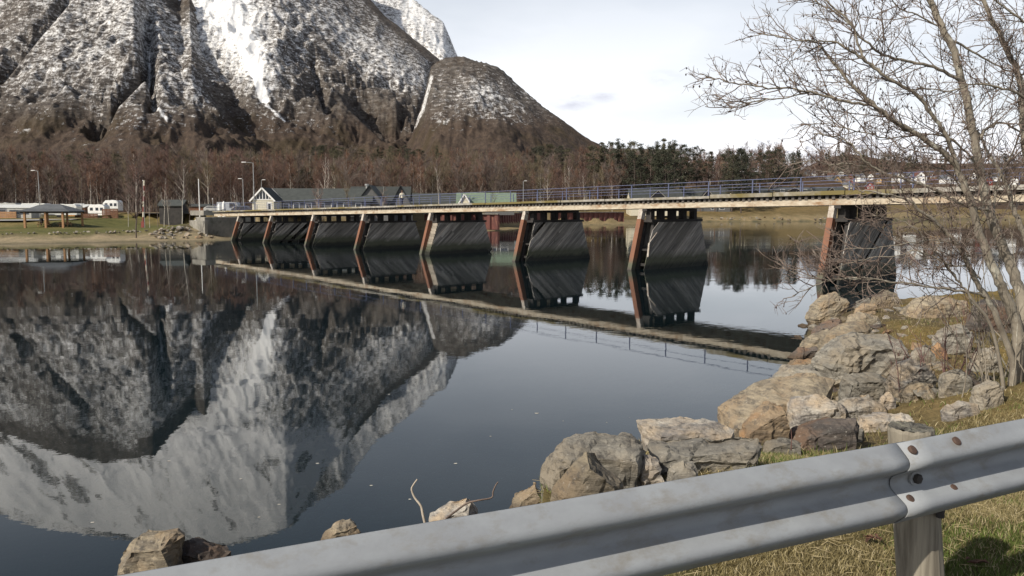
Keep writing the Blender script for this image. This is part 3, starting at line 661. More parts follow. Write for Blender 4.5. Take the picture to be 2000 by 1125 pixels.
def gable_house(name, label, cat, P, rz, L_, Wd, hw, hr, wall, roof, over=.4, wins=(), group=None, trim=None, front=None, chimney=False, fin=None):
    "ridge along local x; windows on -y wall; front gable faces -x"
    h = thing(name, label, cat, P, rz, group)
    m = MB(); m.prism([(-L_/2, -Wd/2, -.6), (-L_/2, Wd/2, -.6), (-L_/2, Wd/2, hw), (-L_/2, 0, hr-.12), (-L_/2, -Wd/2, hw)], (L_, 0, 0)); fixn(m.build('wall', wall, h))
    sl = math.atan2(hr-hw, Wd/2); ov = over
    for s in (-1, 1):
        m = MB(); a = (0, s*(Wd/2+ov), hw-ov*math.tan(sl)+.05); b_ = (0, 0, hr+.05)
        m.prism([(-L_/2-ov, a[1], a[2]), (-L_/2-ov, 0, b_[2]), (-L_/2-ov, 0, b_[2]+.14), (-L_/2-ov, a[1], a[2]+.14)], (L_+2*ov, 0, 0)); fixn(m.build('roof', roof, h))
    if trim:
        for ex in (-1, 1):
            for s in (-1, 1):
                m = MB(); m.beam((ex*(L_/2+ov+.03), s*(Wd/2+ov), hw-ov*math.tan(sl)+.02), (ex*(L_/2+ov+.03), 0, hr+.06), .08, .26, up=Vector((0,0,1))); m.build('bargeboard', trim, h)
    for (wx, wz, ww, wh, kind) in wins:
        m = MB(); fm_ = M['white'] if kind != 'b' else M['brown']
        m.box((wx, -Wd/2-.04, wz), (ww+.2, .08, wh+.2)); f = m.build('window', fm_, h)
        m = MB(); m.box((wx, -Wd/2-.09, wz), (ww, .03, wh)); m.build('pane', M['glass'], f)
    if chimney: m = MB(); m.box((L_*.15, .2, hr+.2), (.7, .6, 1.0)); m.build('chimney', chimney, h)
    if front:
        for (fy, fz, fw, fh, mk) in front:
            m = MB(); m.box((-L_/2-.05, fy, fz), (.09, fw+.2, fh+.2)); f = m.build('door' if mk == 'door' else 'window', M['white'], h)
            m = MB(); m.box((-L_/2-.11, fy, fz), (.03, fw, fh)); m.build('pane' if mk != 'door' else 'door_panel', M['glass'] if mk != 'door' else M['greywall'], f)
    return h
# long cabin with white trimmed gable end
Yc = 150
pg = at(522, 408, Yc); pg.z = hz1(pg.x, pg.y)
dirc = Vector((1, .10, 0)).normalized(); Lc = 17.5; Wc = 4.6
# seen gable-on at the left end, with the long side running right
gz = at(522, 369, Yc).z
h = gable_house('long_cabin', 'long dark roofed cabin with white trimmed timber gable at its left end', 'cabin', pg+dirc*(Lc/2)+Vector((.6, 3.4, 0)), math.atan2(dirc.y, dirc.x)+.02, Lc, 5.6, gz-pg.z-2.0, gz-pg.z, M['greywall'], M['roofdark'], .5,
    [(-6.4, 1.3, .9, 1.1, 'w'), (-4.6, 1.3, .9, 1.1, 'w'), (-2.4, 1.3, .9, 1.1, 'w'), (0, 1.3, .9, 1.1, 'w'), (2.2, 1.3, .9, 1.1, 'w'), (4.4, 1.3, .9, 1.1, 'w'), (6.6, 1.3, .9, 1.1, 'w')])
# the gable porch turned to the river
gw = (545-499)/FOC*Yc
gp = gable_house('gabled_porch_cabin', 'small gable fronted cabin with white bargeboards left of the long dark roof', 'cabin', at(522, 408, Yc-2)*1.0, math.pi/2, 5.0, gw-.5, gz-pg.z-1.95, gz-pg.z, M['cream2'], M['roofdark'], .35, (), trim=M['white'])
gp.location.z = pg.z
for k in range(5):
    x = -1.1+k*.55; m = MB(); hgt = 1.5-abs(x)*.75; m.box((-2.5-.06, x, gz-pg.z-1.9+hgt/2), (.06, .10, hgt)); m.build('gable_stud', M['white'], gp)
m = MB(); m.box((-2.5-.04, 0, gz-pg.z-1.15), (.03, 2.6, 1.2)); 
m = MB(); m.prism([(-2.53, -1.5, gz-pg.z-1.9), (-2.53, 1.5, gz-pg.z-1.9), (-2.53, 0, gz-pg.z-.35)], (-.02, 0, 0)); fixn(m.build('gable_glazing', M['glass'], gp))
m = MB(); m.box((-2.53, -1.15, 1.0), (.05, .8, 2.0)); dd_ = m.build('door', M['white'], gp); m = MB(); m.box((-2.57, -1.15, 1.15), (.02, .45, 1.3)); m.build('pane', M['glass'], dd_)
m = MB(); m.box((-2.54, 0, gz-pg.z-1.95), (.08, gw-.4, .14)); m.build('tie_beam', M['white'], gp)
def simple(px, ptop, pw, Y, rz, Lr, over, label, name='cabin', wall='greywall', roof='roofdark', hwf=.55, cat='cabin', **k):
    p = at(px, 408, Y); z = hz1(p.x, p.y); top = at(px, ptop, Y).z-z
    return gable_house(name, label, cat, (p.x, p.y, z), rz, Lr, pw/FOC*Y, top*hwf, top, M[wall], M[roof], over, **k)
c1 = simple(728, 364, 78, 158, math.pi/2+.05, 9, .4, 'wide grey cabin with low gable facing the river and a roof vent', front=((1.2, 1.1, 1.0, 1.0, 'w'), (-1.0, 1.0, .9, 1.9, 'w'), (-2.6, 1.2, 1.1, .9, 'w'), (2.9, 1.0, .5, 1.2, 'w')), hwf=.5)
m = MB(); zt_ = at(716, 366, 158).z-c1.location.z; m.tube([(-.2, 1.0, zt_-.6), (-.2, 1.0, zt_+.35)], .25, 8); m.tube([(-.2, 1.0, zt_+.35), (-.2, 1.0, zt_+.65)], .42, 8); m.build('roof_vent', M['steel'], c1)
simple(784, 364, 42, 168, math.pi/2+.1, 7, .4, 'dark cabin with steep gable just behind the walking person', hwf=.55, front=((0, 1.2, 1.0, 1.0, 'w'),))
simple(745, 366, 60, 176, .05, 12, .4, 'low dark ridge roof between the two gabled cabins', hwf=.5)
simple(850, 379, 60, 190, 0.0, 13, .4, 'low grey lodge with a dark roof behind the railing, left of the green roof', hwf=.5, wins=[(-4, 1.2, 1.6, .9, 'w'), (-1, 1.2, 1.6, .9, 'w'), (2.2, 1.2, 1.6, .9, 'w'), (5, 1.2, 1.2, .9, 'w')])
g_ = simple(950, 378, 40, 186, 0.02, 12.5, .5, 'long lodge with pale green metal roof behind the railing', name='green_roof_lodge', roof='greenroof', hwf=.55, wins=[(-4, 1.1, 1.6, .8, 'w'), (-1.4, 1.1, 1.6, .8, 'w'), (1.4, 1.1, 1.6, .8, 'w'), (4, 1.1, 1.6, .8, 'w')])
simple(908, 380, 22, 182, math.pi/2, 3, .3, 'small porch with white bargeboards at the left end of the green roof', name='porch', wall='cream2', roof='greenroof', hwf=.5, trim=M['white'], cat='porch')
simple(340, 392, 34, 152, 0.0, 4.2, .3, 'black garage hut with shallow roof beside the camp road', name='garage_hut', wall='dark', hwf=.8, cat='hut')
simple(388, 400, 40, 172, 0.0, 5.0, .3, 'low brown shed behind the flagpole near the bridge end', name='shed', wall='brown', hwf=.75, cat='shed')
simple(1035, 395, 26, 226, math.pi/2, 4, .3, 'small grey shed left of the long bare poles behind the railing', name='shed', hwf=.6, cat='shed')
# arched greenhouse / caravan awning
def arch_tent(px, py, Y, wpx, L_, label, m_, name='arched_tent'):
    p = at(px, py, Y); z = hz1(p.x, p.y); w = wpx/FOC*Y/2; r = thing(name, label, 'tent', (p.x, p.y, z)); hh = 2.3
    b_ = MB(); n = 12; ring = [(-w*math.cos(math.pi*i/n), 0, hh*math.sin(math.pi*i/n)**.7) for i in range(n+1)]
    b_.prism([(x, -L_/2, z_) for x, _, z_ in ring], (0, L_, 0)); fixn(b_.build('canopy', m_, r))
    b_ = MB()
    for k in range(4):
        y = -L_/2-.02+k*L_/3.0*1.01; b_.tube([(x*1.01, y, z_*1.01) for x, _, z_ in ring], .05, 4)
    b_.build('hoop', M['white'], r); return r
arch_tent(1015, 392, 208, 62, 4, 'low arched grey greenhouse tunnel right of the green roofed lodge', mat('plastic_film', (.30, .32, .31), rough=.4))
# cabins in a row on the far right bank
for k, (px, ptop, Y, wpx) in enumerate(((1282, 369.5, 266, 100), (1379, 368.5, 290, 92), (1467, 367, 312, 78), (1547, 366, 332, 70), (1620, 365.5, 356, 60))):
    p = at(px, 410, Y); z = hz1(p.x, p.y); z = max(z, 2.6); top = at(px, ptop, Y).z-z; Lr = wpx/FOC*Y*1.02
    cb_ = gable_house('river_cabin', ['dark cabin with the widest black gable dormer, leftmost of the riverside row', 'riverside cabin with black gable dormer second from the left in the row', 'middle cabin of the dark riverside row above white girder',
        'fourth riverside cabin with small black gable, right of middle', 'rightmost and smallest dark cabin of the riverside row'][k], 'cabin', (p.x, p.y+4, z), .06, Lr, 8, top*.52, top*1.0, M['greywall'] if k % 2 else M['cream2'], M['roofdark'], .4,
        [(-Lr*.3, 1.3, 1.6, 1.0, 'w'), (Lr*.32, 1.3, 1.6, 1.0, 'w'), (Lr*.12, 1.3, .9, 1.0, 'w')], 'dark roofed cabins along the far bank')
    gw_ = (46 if k == 0 else 36-k*4)/FOC*Y; m = MB(); zb = top*.50
    m.prism([(-gw_/2, -5.2, zb), (gw_/2, -5.2, zb), (0, -5.2, top*.93)], (0, 3.5, 0)); d_o = fixn(m.build('dormer_gable', M['black'], cb_))
    for s in (-1, 1): m = MB(); m.beam((s*(gw_/2+.3), -5.3, zb-.12), (0, -5.3, top*.95), .12, .16); m.build('dormer_bargeboard', M['conc'], d_o)
    m = MB(); m.tube([(gw_*.9, -.5, top*.85), (gw_*.9, -.5, top*1.02)], .18, 6); m.build('flue', M['dark'], cb_)
    for s in (-1, 1): m = MB(); m.box((s*gw_/2*.9, -5.0, zb/2), (.15, .15, zb)); m.build('porch_post', M['brown'], cb_)
# hillside village
vil = ((1583, 338, 22, 470, 'white', 'tile'), (1643, 333, 12, 560, 'white', 'tile'), (1626, 345, 24, 470, 'white', 'redtile'), (1662, 346, 18, 480, 'red', 'redtile'), (1589, 352, 12, 440, 'ochre', 'tile'), (1680, 342, 16, 460, 'white', 'tile'),
       (1625, 356, 30, 430, 'ochre', 'tile'), (1700, 340, 12, 520, 'white', 'tile'), (1698, 364, 18, 400, 'red', 'tile'), (1753, 342, 20, 460, 'white', 'tile'), (1776, 339, 14, 520, 'greywall', 'tile'), (1794, 344, 26, 450, 'white', 'redtile'),
       (1716, 347, 12, 480, 'ochre', 'tile'), (1820, 340, 16, 520, 'brown', 'tile'), (1848, 345, 20, 460, 'white', 'tile'), (1874, 348, 14, 450, 'white', 'tile'), (1900, 338, 14, 540, 'white', 'redtile'), (1925, 350, 20, 440, 'red', 'tile'),
       (1950, 341, 16, 500, 'white', 'tile'), (1980, 352, 22, 440, 'white', 'tile'), (1655, 372, 14, 390, 'cream2', 'tile'), (1745, 371, 16, 395, 'white', 'redtile'), (1780, 376, 20, 380, 'white', 'tile'), (1830, 374, 16, 385, 'ochre', 'tile'), (1870, 378, 18, 375, 'white', 'tile'), (1608, 336, 10, 600, 'white', 'tile'))
desc = {'white': 'white', 'red': 'red', 'ochre': 'ochre', 'greywall': 'grey', 'brown': 'brown', 'cream2': 'cream'}
vlab = ['white house leftmost in the village, at the upper edge', 'tiny white gable highest on the slope above the red roofs', 'white house with long red roof, left of the long red building', 'red house right beside the white one with the red roof', 'small ochre house just below the leftmost white house', 'small dark roofed white house between red building and tall white house', 'wide ochre building below the two red roofs, left part of village', 'small far white house above and left of the tall white gable', 'red house lowest on the slope, above the bridge railing', 'tall white gabled house standing out in mid village', 'grey house up the slope just right of the tall white gable', 'broad white house with red roof right of the grey one', 'ochre house between the small white one and the tall gable', 'brown house high on the slope behind the dense branches', 'white house behind the left edge of the leaning tree stems', 'white house low and just right of the leftmost stem', 'white house with red roof high between the tree stems', 'red house seen between the two main tree stems', 'white house high on the slope behind the main stems', 'white house nearest the right edge of the view', 'cream cabin just above the bridge kerb, left of the red house', 'white red roofed house low on the slope beside the railing', 'dark roofed white house low, right of the one beside the railing', 'ochre house low on the slope behind the thin twigs', 'white house low on the slope behind the tree trunks', 'tiny remote white house at the top left of village']
for k, (px, py, w, Y, wl_, rf) in enumerate(vil):
    p = at(px, py+6, Y); z = hz1(p.x, p.y); wd = w/FOC*Y; hr_ = wd*.85
    gable_house('village_house', vlab[k],
        'house', (p.x, p.y, max(z, p.z-hr_*.35)), math.pi/2+R.uniform(-.5, .5), wd*.9, wd*.82, hr_*.55, hr_, M[wl_], M[rf], .35, (), 'houses of the hillside village', front=((wd*.18, hr_*.3, wd*.13, hr_*.16, 'w'), (-wd*.18, hr_*.3, wd*.13, hr_*.16, 'w'), (0, hr_*.66, wd*.12, hr_*.13, 'w')), chimney=M['redtile'])
    bpy.context.view_layer
# picnic shelter
ps = at(105, 442, 137); ps.z = hz1(ps.x, ps.y); ps = march(104, 443, 60, 400); s_ = ps.y/FOC
sh = thing('picnic_shelter', 'open picnic shelter with grey tiled roof and orange timber posts on the grass', 'shelter', ps, .02)
Lx = 84*s_; Dy = 4.6; H_ = 28*s_
for x in (-.5, -.03, .36): m = MB(); m.box((x*Lx+.3, -Dy/2, H_/2-.2), (.30, .30, H_+.4)); m.build('post', M['timber'], sh)
for x in (-.34, .12, .47): m = MB(); m.box((x*Lx+.3, Dy/2, H_/2-.2), (.26, .26, H_+.4)); m.build('post', M['timber'], sh)
m = MB(); m.box((.0, -Dy/2, H_), (Lx+.8, .2, .24)); m.box((.0, Dy/2, H_), (Lx+.8, .2, .24)); m.build('eaves_beam', M['dark'], sh)
hip = 2.3; e = .55
def quad(mb, a, b_, c, d, th=.10): mb.prism([a, b_, c, d], (0, 0, th))
A_, B_, C_, D_ = (-Lx/2-e, -Dy/2-e, H_+.1), (Lx/2+e, -Dy/2-e, H_+.1), (Lx/2+e, Dy/2+e, H_+.1), (-Lx/2-e, Dy/2+e, H_+.1); E1, E2 = (-Lx/2+hip, 0, H_+1.25), (Lx/2-hip, 0, H_+1.25)
# roof courses: every slope in overlapping strips
for (p, q, r2, s2, nm) in ((A_, B_, E2, E1, 'front'), (C_, D_, E1, E2, 'rear')):
    for k in range(6):
        f0, f1 = k/6, (k+1.15)/6 if k < 5 else 1
        l = lambda a, b_, f: tuple(a[i]+(b_[i]-a[i])*f for i in range(3))
        m = MB(); up_ = .02 if k % 2 else 0; pts = [l(p, s2, f0), l(q, r2, f0), l(q, r2, f1), l(p, s2, f1)]; m.prism([(x, y, z+.03*(1-0)+(.03 if j < 2 else 0)) for j, (x, y, z) in enumerate(pts)], (0, 0, .06)); fixn(m.build('roof_course', M['tile'], sh))
for (p, q, r2) in ((D_, A_, E1), (B_, C_, E2)): m = MB(); m.prism([p, q, r2], (0, 0, .1)); fixn(m.build('hip_slope', M['tile'], sh))
for k in range(9): x = -Lx/2+.3+k*(Lx-.6)/8; m = MB(); m.box((x, 0, H_+.16), (.08, Dy+.8, .14)); m.build('rafter', M['dark'], sh)
def picnic(P, rz, label):
    t_ = thing('picnic_table', label, 'picnic table', P, rz, 'tables under the picnic shelter')
    for k in range(4): m = MB(); m.box((0, -.36+k*.24, .75), (1.9, .21, .05)); m.build('tabletop_board', M['timber'], t_)
    for s in (-1, 1):
        m = MB(); m.box((0, s*.75, .45), (1.9, .28, .05)); m.build('bench_seat', M['timber'], t_)
        m = MB(); m.beam((s*.7, -.6, 0), (s*.7, -.2, .74), .09, .06); m.beam((s*.7, .6, 0), (s*.7, .2, .74), .09, .06); m.beam((s*.7, -.8, .40), (s*.7, .8, .40), .09, .06); m.build('leg', M['timber'], t_)
picnic(ps+Vector((-1.6, .2, .02)), .1, 'timber picnic table in the left half of the open shelter'); picnic(ps+Vector((1.8, .4, .02)), -.1, 'timber picnic table in the right half of the open shelter')
m = MB(); m.tube([(0,0,0), (0,0,.75), (0,0,.8)], [.28, .30, .2], 10); o = m.build('grill_barrel', M['dark'], None); o.location = ps+Vector((-2.9, 1.8, .55)); tag(o, 'black round barrel grill behind the left shelter post', 'grill')
pl_ = MB(); pl_.tube([(0,0,-.3), (0,0,.6)], .07, 6); o2 = pl_.build('leg', M['dark'], o)
# caravans
def caravan(px, py, Y, L_, label, body, stripe, win=True, hgt=2.5, rz=0.0):
    p = at(px, py, Y); z = hz1(p.x, p.y); c = thing('caravan', label, 'caravan', (p.x, p.y, z), rz, 'caravans on the camp site')
    m = MB(); r = .35; pr_ = [(-L_/2, -1.1, .45), (L_/2, -1.1, .45), (L_/2, -1.1, hgt-r), (L_/2-r, -1.1, hgt), (-L_/2+r*1.6, -1.1, hgt), (-L_/2, -1.1, hgt-r*1.6)]
    m.prism(pr_, (0, 2.2, 0)); bevel(fixn(m.build('body', body, c)), .06, 2)
    m = MB(); m.box((0, -1.115, .85), (L_*.96, .02, .12)); m.build('stripe', stripe, c)
    for wx in (-.28, .05, .32):
        m = MB(); m.box((wx*L_, -1.12, 1.65), (L_*.17, .03, .55)); f = m.build('window', M['rub'], c); m = MB(); m.box((wx*L_, -1.14, 1.65), (L_*.15, .02, .48)); m.build('pane', M['glass'], f)
    for sx_ in (-.35, .35): m = MB(); m.tube([(sx_, -1.08, .32), (sx_, -.88, .32)], .32, 12); m.build('wheel', M['rub'], c)
    m = MB(); m.box((0, 0, hgt+.03), (.6, .5, .12)); m.build('roof_hatch', stripe, c)
    m = MB(); m.beam((-L_/2-1.1, 0, .5), (-L_/2, 0, .5), .08, .08); m.build('drawbar', M['steel'], c); return c
camo = mat('caravan_shell', (.62, .62, .58), (.52, .52, .49), scale=2, rough=.45); awn = mat('awning_cloth', (.40, .40, .37), (.30, .29, .27), scale=1.5, rough=.9)
caravan(122, 404, 156, 6.2, 'white caravan right behind the shelter roof', camo, awn, rz=.05)
caravan(193, 404, 158, 3.2, 'small white caravan with one dark window beside brown fence', M['white'], awn)
caravan(221, 406, 164, 3.0, 'white camper half hidden behind the brown board fence', M['white'], awn)
caravan(70, 405, 164, 5.4, 'long white caravan left of the shelter, behind the grey awning', camo, awn)
caravan(12, 406, 168, 5.6, 'grey caravan cut by the left edge of the view', awn, camo)
def awning(px, Y, w, label, m_):
    p = at(px, 420, Y); z = hz1(p.x, p.y); a = thing('caravan_awning', label, 'awning', (p.x, p.y, z), 0, 'cloth awnings in front of the caravans')
    m = MB(); m.prism([(-w/2, -1.5, 0), (-w/2, 1.2, 0), (-w/2, 1.2, 2.4), (-w/2, -1.5, 1.9)], (w, 0, 0)); fixn(m.build('awning_tent', m_, a))
    m = MB(); m.box((0, -1.53, 1.1), (w*.8, .02, .8)); m.build('awning_window', M['glass'], a)
    m = MB(); m.prism([(-w/2-.1, -1.65, 1.87), (-w/2-.1, 1.25, 2.42), (-w/2-.1, 1.25, 2.5), (-w/2-.1, -1.65, 1.95)], (w+.2, 0, 0)); fixn(m.build('awning_roof', camo, a))
awning(47, 152, 4.4, 'grey cloth awning with pale roof left of the shelter', awn); awning(6, 154, 3.4, 'dark window awning at the left edge beside low timber fence', mat('awning_dark', (.16, .16, .17), rough=.8))
awning(150, 166, 1.9, 'small orange topped awning right of the shelter roof', mat('orange_cloth', (.50, .22, .05), rough=.9)); awning(164, 160, 2.0, 'brown awning hut between the orange awning and the caravan', M['brown'])
def bfence(px0, px1, Y, hh, n, name, label, m_, vertical=False):
    a = at(px0, 420, Y); b_ = at(px1, 420, Y); a.z = hz1(a.x, a.y); b_.z = hz1(b_.x, b_.y); f = thing(name, label, 'fence', a)
    for k in range(n): m = MB(); m.beam((0,0,.18+k*hh/n), (b_.x-a.x, 0, .18+k*hh/n), .04, hh/n*.82); m.build('board', m_, f)
    for k in range(5): m = MB(); m.box(((b_.x-a.x)*k/4, .05, hh/2), (.12, .1, hh+.1)); m.build('post', m_, f)
bfence(200, 230, 152, 1.7, 7, 'board_fence', 'red brown board fence in front of the camper', M['brown']); bfence(-10, 31, 150, 1.2, 4, 'board_fence', 'pale timber rail fence at the left edge', M['timber'])
bfence(160, 190, 153, .8, 3, 'board_fence', 'low brown board fence between awning and caravan', M['brown'])
# camp road
rd = MB(); pts = [march(px, py, 90, 300) for px, py in ((-60, 432), (60, 431), (150, 429.5), (260, 425), (340, 421), (400, 417), (440, 414))]
vs = []; 
for p in pts:
    for w_ in (-1.9, 1.9): vs.append((p.x, p.y+w_, max(hz1(p.x, p.y+w_), hz1(p.x, p.y))+.05))
rd.add(vs, [(2*i, 2*i+2, 2*i+3, 2*i+1) for i in range(len(pts)-1)]); o = rd.build('camp_road', mat('worn_asphalt', (.30, .29, .27), (.24, .23, .22), scale=.5, rough=.95)); tag(o, kind='structure')
# vehicles
def car(px, py, Y, L_, hgt, label, paint, rz=0.0, van=False):
    p = at(px, py, Y); z = hz1(p.x, p.y); c = thing('parked_van' if van else 'parked_car', label, 'van' if van else 'car', (p.x, p.y, z+.02), rz, 'vehicles parked by the bridge end')
    W_ = 1.8; s = L_/4.4
    pr_ = [(-2.2,.35),(2.2,.35),(2.2,.85),(1.9,.95),(1.1,1.0),(.55,hgt),(-1.3,hgt),(-2.05,1.0),(-2.2,.9)] if not van else [(-2.2,.35),(2.2,.35),(2.2,.9),(1.8,1.1),(1.35,hgt),(-2.15,hgt),(-2.2,.9)]
    m = MB(); m.prism([(x*s, -W_/2, z_) for x, z_ in pr_], (0, W_, 0)); bevel(fixn(m.build('body', paint, c)), .08, 2)
    for s2 in (-1, 1):
        m = MB(); y = s2*(W_/2+.01); x0, x1 = (-1.75*s, .85*s) if not van else (.1*s, 1.4*s); m.prism([(x0, y, 1.03), (x1, y, 1.03), (x1-.45*s, y, hgt-.12), (x0+.35*s*(not van), y, hgt-.12)], (0, s2*.02, 0)); fixn(m.build('side_window', M['glass'], c))
        for sx_ in (-1.35, 1.35): m = MB(); m.tube([(sx_*s, s2*W_/2, .32), (sx_*s, s2*(W_/2-.2), .32)], .32, 12); w = m.build('wheel', M['rub'], c); m = MB(); m.tube([(sx_*s, s2*(W_/2+.02), .32), (sx_*s, s2*(W_/2-.0), .32)], .18, 8); m.build('rim', M['steel'], w)
    for s2 in (-1, 1): m = MB(); m.box((2.2*s, s2*.62, .72), (.06, .3, .14)); m.build('headlight', M['white'], c)
    return c
car(403, 408, 148, 4.4, 1.45, 'white car parked left of the flagpole base', M['white']); car(450, 402, 160, 4.8, 2.1, 'silver grey van parked beside the white birch stem', mat('silver_paint', (.35, .37, .40), rough=.35), van=True)
car(476, 404, 156, 4.2, 1.4, 'dark car parked beyond the bridge end left of the lamp post', mat('dark_paint', (.05, .05, .07), rough=.3)); car(420, 404, 170, 4.2, 1.4, 'light grey car parked behind the brown shed', mat('grey_paint', (.4, .4, .38), rough=.4))
for k, (px, h_, lab) in enumerate(((428.5, 16, 'thick white bollard post left of the pair beside the birch'), (437.5, 20, 'tall white bollard post right of the pair beside the birch'))):
    p = at(px, 413, 140); p.z = hz1(p.x, p.y); hh = at(px, 413-h_, 140).z-p.z; b_ = thing('marker_post', lab, 'bollard', p, 0, 'white marker posts at the bridge end')
    m = MB(); m.tube([(0,0,-.2), (0,0,hh*.85), (0,0,hh*.95), (0,0,hh)], [.3, .28, .2, .05], 10); m.build('post', M['white'], b_); m = MB(); m.tube([(0,0,hh*.55), (0,0,hh*.68)], .295, 10); m.build('band', M['steel'], b_)
# lamps, poles
def lamp(px, pyt, Y, arm, label, side=-1):
    p = at(px, 408, Y); z = hz1(p.x, p.y); H = at(px, pyt, Y).z-z; l = thing('street_lamp', label, 'street lamp', (p.x, p.y, z), 0, 'street lamps along the camp road')
    m = MB(); m.tube([(0,0,-.2), (0,0,H*.5), (0,0,H)], [.11, .09, .06], 8); m.build('pole', M['steel'], l)
    m = MB(); m.tube([(0,0,H-.05), (side*arm*.5,0,H+.05), (side*arm,0,H+.08)], .04, 6); m.build('arm', M['steel'], l)
    m = MB(); m.box((side*(arm+.3),0,H+.1), (.75, .32, .14)); bevel(m.build('lamp_head', M['white'], l), .04)
lamp(497, 318, 139, 1.25, 'tallest street lamp standing at the left end of the bridge'); lamp(476, 350, 168, .25, 'shorter street lamp just left of the tallest one'); lamp(78, 334, 158, .6, 'street lamp above the caravans, behind the shelter')
lamp(512, 352, 190, .3, 'faint distant lamp right of the tallest street lamp', 1); lamp(1022, 354, 214, .3, 'short lamp rising behind the railing near the arched tunnel', 1); lamp(681, 372, 165, .05, 'small globe lamp before the long dark roof')
def pole(px, pyt, pyb, Y, r, label, m_, name='flagpole', bands=None):
    p = at(px, pyb, Y); z = hz1(p.x, p.y); H = at(px, pyt, Y).z-z; l = thing(name, label, 'pole', (p.x, p.y, z))
    if bands:
        n = bands
        for k in range(n): m = MB(); m.tube([(0,0,H*k/n), (0,0,H*(k+1)/n-.003)], r, 8); m.build('band', M['red'] if k % 2 else M['cream2'], l)
    else: m = MB(); m.tube([(0,0,-.2), (0,0,H)], [r, r*.6], 8); m.build('mast', m_, l); m = MB(); m.tube([(0,0,H), (0,0,H+.15)], [.1, .02], 8); m.build('finial', M['white'], l)
    return l
pole(390, 351, 414, 138, .11, 'bare white flagpole beside the parked cars', M['white']); pole(282, 353, 424, 136, .05, 'thin grey pole beside the red and white mast', M['steel'], 'thin_pole')
bm_ = pole(278, 352, 418, 138, .14, 'raised red and white striped barrier arm by the camp entrance', None, 'barrier_arm', 9)
bm_.rotation_euler = (0, .07, 0)
m = MB(); m.box((0,0,.45), (.5, .4, 1.1)); m.build('barrier_housing', M['red'], bm_)
pole(416, 389, 414, 134, .06, 'short grey post at the top of the embankment', M['steel'], 'short_post')
# ------------------------------------------------------------------ rocks
def rockmat(name, a, b_, c, seed, vein=True):
    m = bpy.data.materials.new(name); m.use_nodes = True; t = m.node_tree; b = t.nodes['Principled BSDF']; b.inputs['Roughness'].default_value = .88; b.inputs['Specular IOR Level'].default_value = .25
    tcn = nn(t, 'ShaderNodeTexCoord'); oi = nn(t, 'ShaderNodeObjectInfo')
    off = nn(t, 'ShaderNodeVectorMath', operation='ADD'); t.links.new(tcn.outputs['Object'], off.inputs[0]); sc = nn(t, 'ShaderNodeVectorMath', operation='SCALE'); sc.inputs[0].default_value = (37, 19, 53); t.links.new(oi.outputs['Random'], sc.inputs['Scale']); t.links.new(sc.outputs[0], off.inputs[1]); v = off.outputs[0]
    mp_ = nn(t, 'ShaderNodeMapping'); mp_.inputs['Rotation'].default_value = (.5+seed*.3, .35, .2*seed); mp_.inputs['Scale'].default_value = (.6, .8, 4.2); t.links.new(v, mp_.inputs[0])
    band = noisen(t, mp_.outputs[0], 2.6, 7, .7); big = noisen(t, v, 1.7, 4); fine = noisen(t, v, 26, 6, .75); lich = noisen(t, v, 7, 6, .75)
    col = mixcol(t, mapr(t, band, .42, .56), a, b_); col = mixcol(t, mapr(t, big, .46, .60, 0, .85), col, c)
    col = mixcol(t, mapr(t, lich, .54, .64, 0, .8), col, (.075, .068, .06)); col = mixcol(t, mapr(t, fine, .60, .70, 0, .6), col, (.50, .46, .40))
    col = mixcol(t, mapr(t, fine, .42, .30, 0, .55), col, (.07, .06, .05))
    hs = nn(t, 'ShaderNodeHueSaturation'); t.links.new(mapr(t, oi.outputs['Random'], 0, 1, .8, 1.2), hs.inputs['Value']); t.links.new(col, hs.inputs['Color']); col = hs.outputs[0]
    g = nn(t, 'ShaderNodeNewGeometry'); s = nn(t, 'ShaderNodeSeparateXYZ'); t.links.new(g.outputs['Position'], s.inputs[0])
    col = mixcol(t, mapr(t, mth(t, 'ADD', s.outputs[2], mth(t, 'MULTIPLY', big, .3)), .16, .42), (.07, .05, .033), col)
    t.links.new(col, b.inputs['Base Color'])
    h = mth(t, 'ADD', mth(t, 'MULTIPLY', band, .7), mth(t, 'ADD', mth(t, 'MULTIPLY', fine, .16), mth(t, 'MULTIPLY', lich, .3)))
    bp = nn(t, 'ShaderNodeBump'); bp.inputs['Strength'].default_value = 1.0; bp.inputs['Distance'].default_value = .05; t.links.new(h, bp.inputs['Height']); t.links.new(bp.outputs[0], b.inputs['Normal']); return m
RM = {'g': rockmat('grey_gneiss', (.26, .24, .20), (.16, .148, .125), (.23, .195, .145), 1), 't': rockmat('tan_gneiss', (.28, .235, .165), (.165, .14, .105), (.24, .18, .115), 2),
      'o': rockmat('rusty_rock', (.28, .21, .135), (.18, .135, .09), (.29, .17, .085), 3), 'p': rockmat('pale_banded_rock', (.36, .33, .28), (.17, .155, .14), (.36, .28, .19), 4), 'd': rockmat('dark_wet_shaded_rock', (.12, .10, .085), (.065, .057, .052), (.14, .09, .06), 5)}
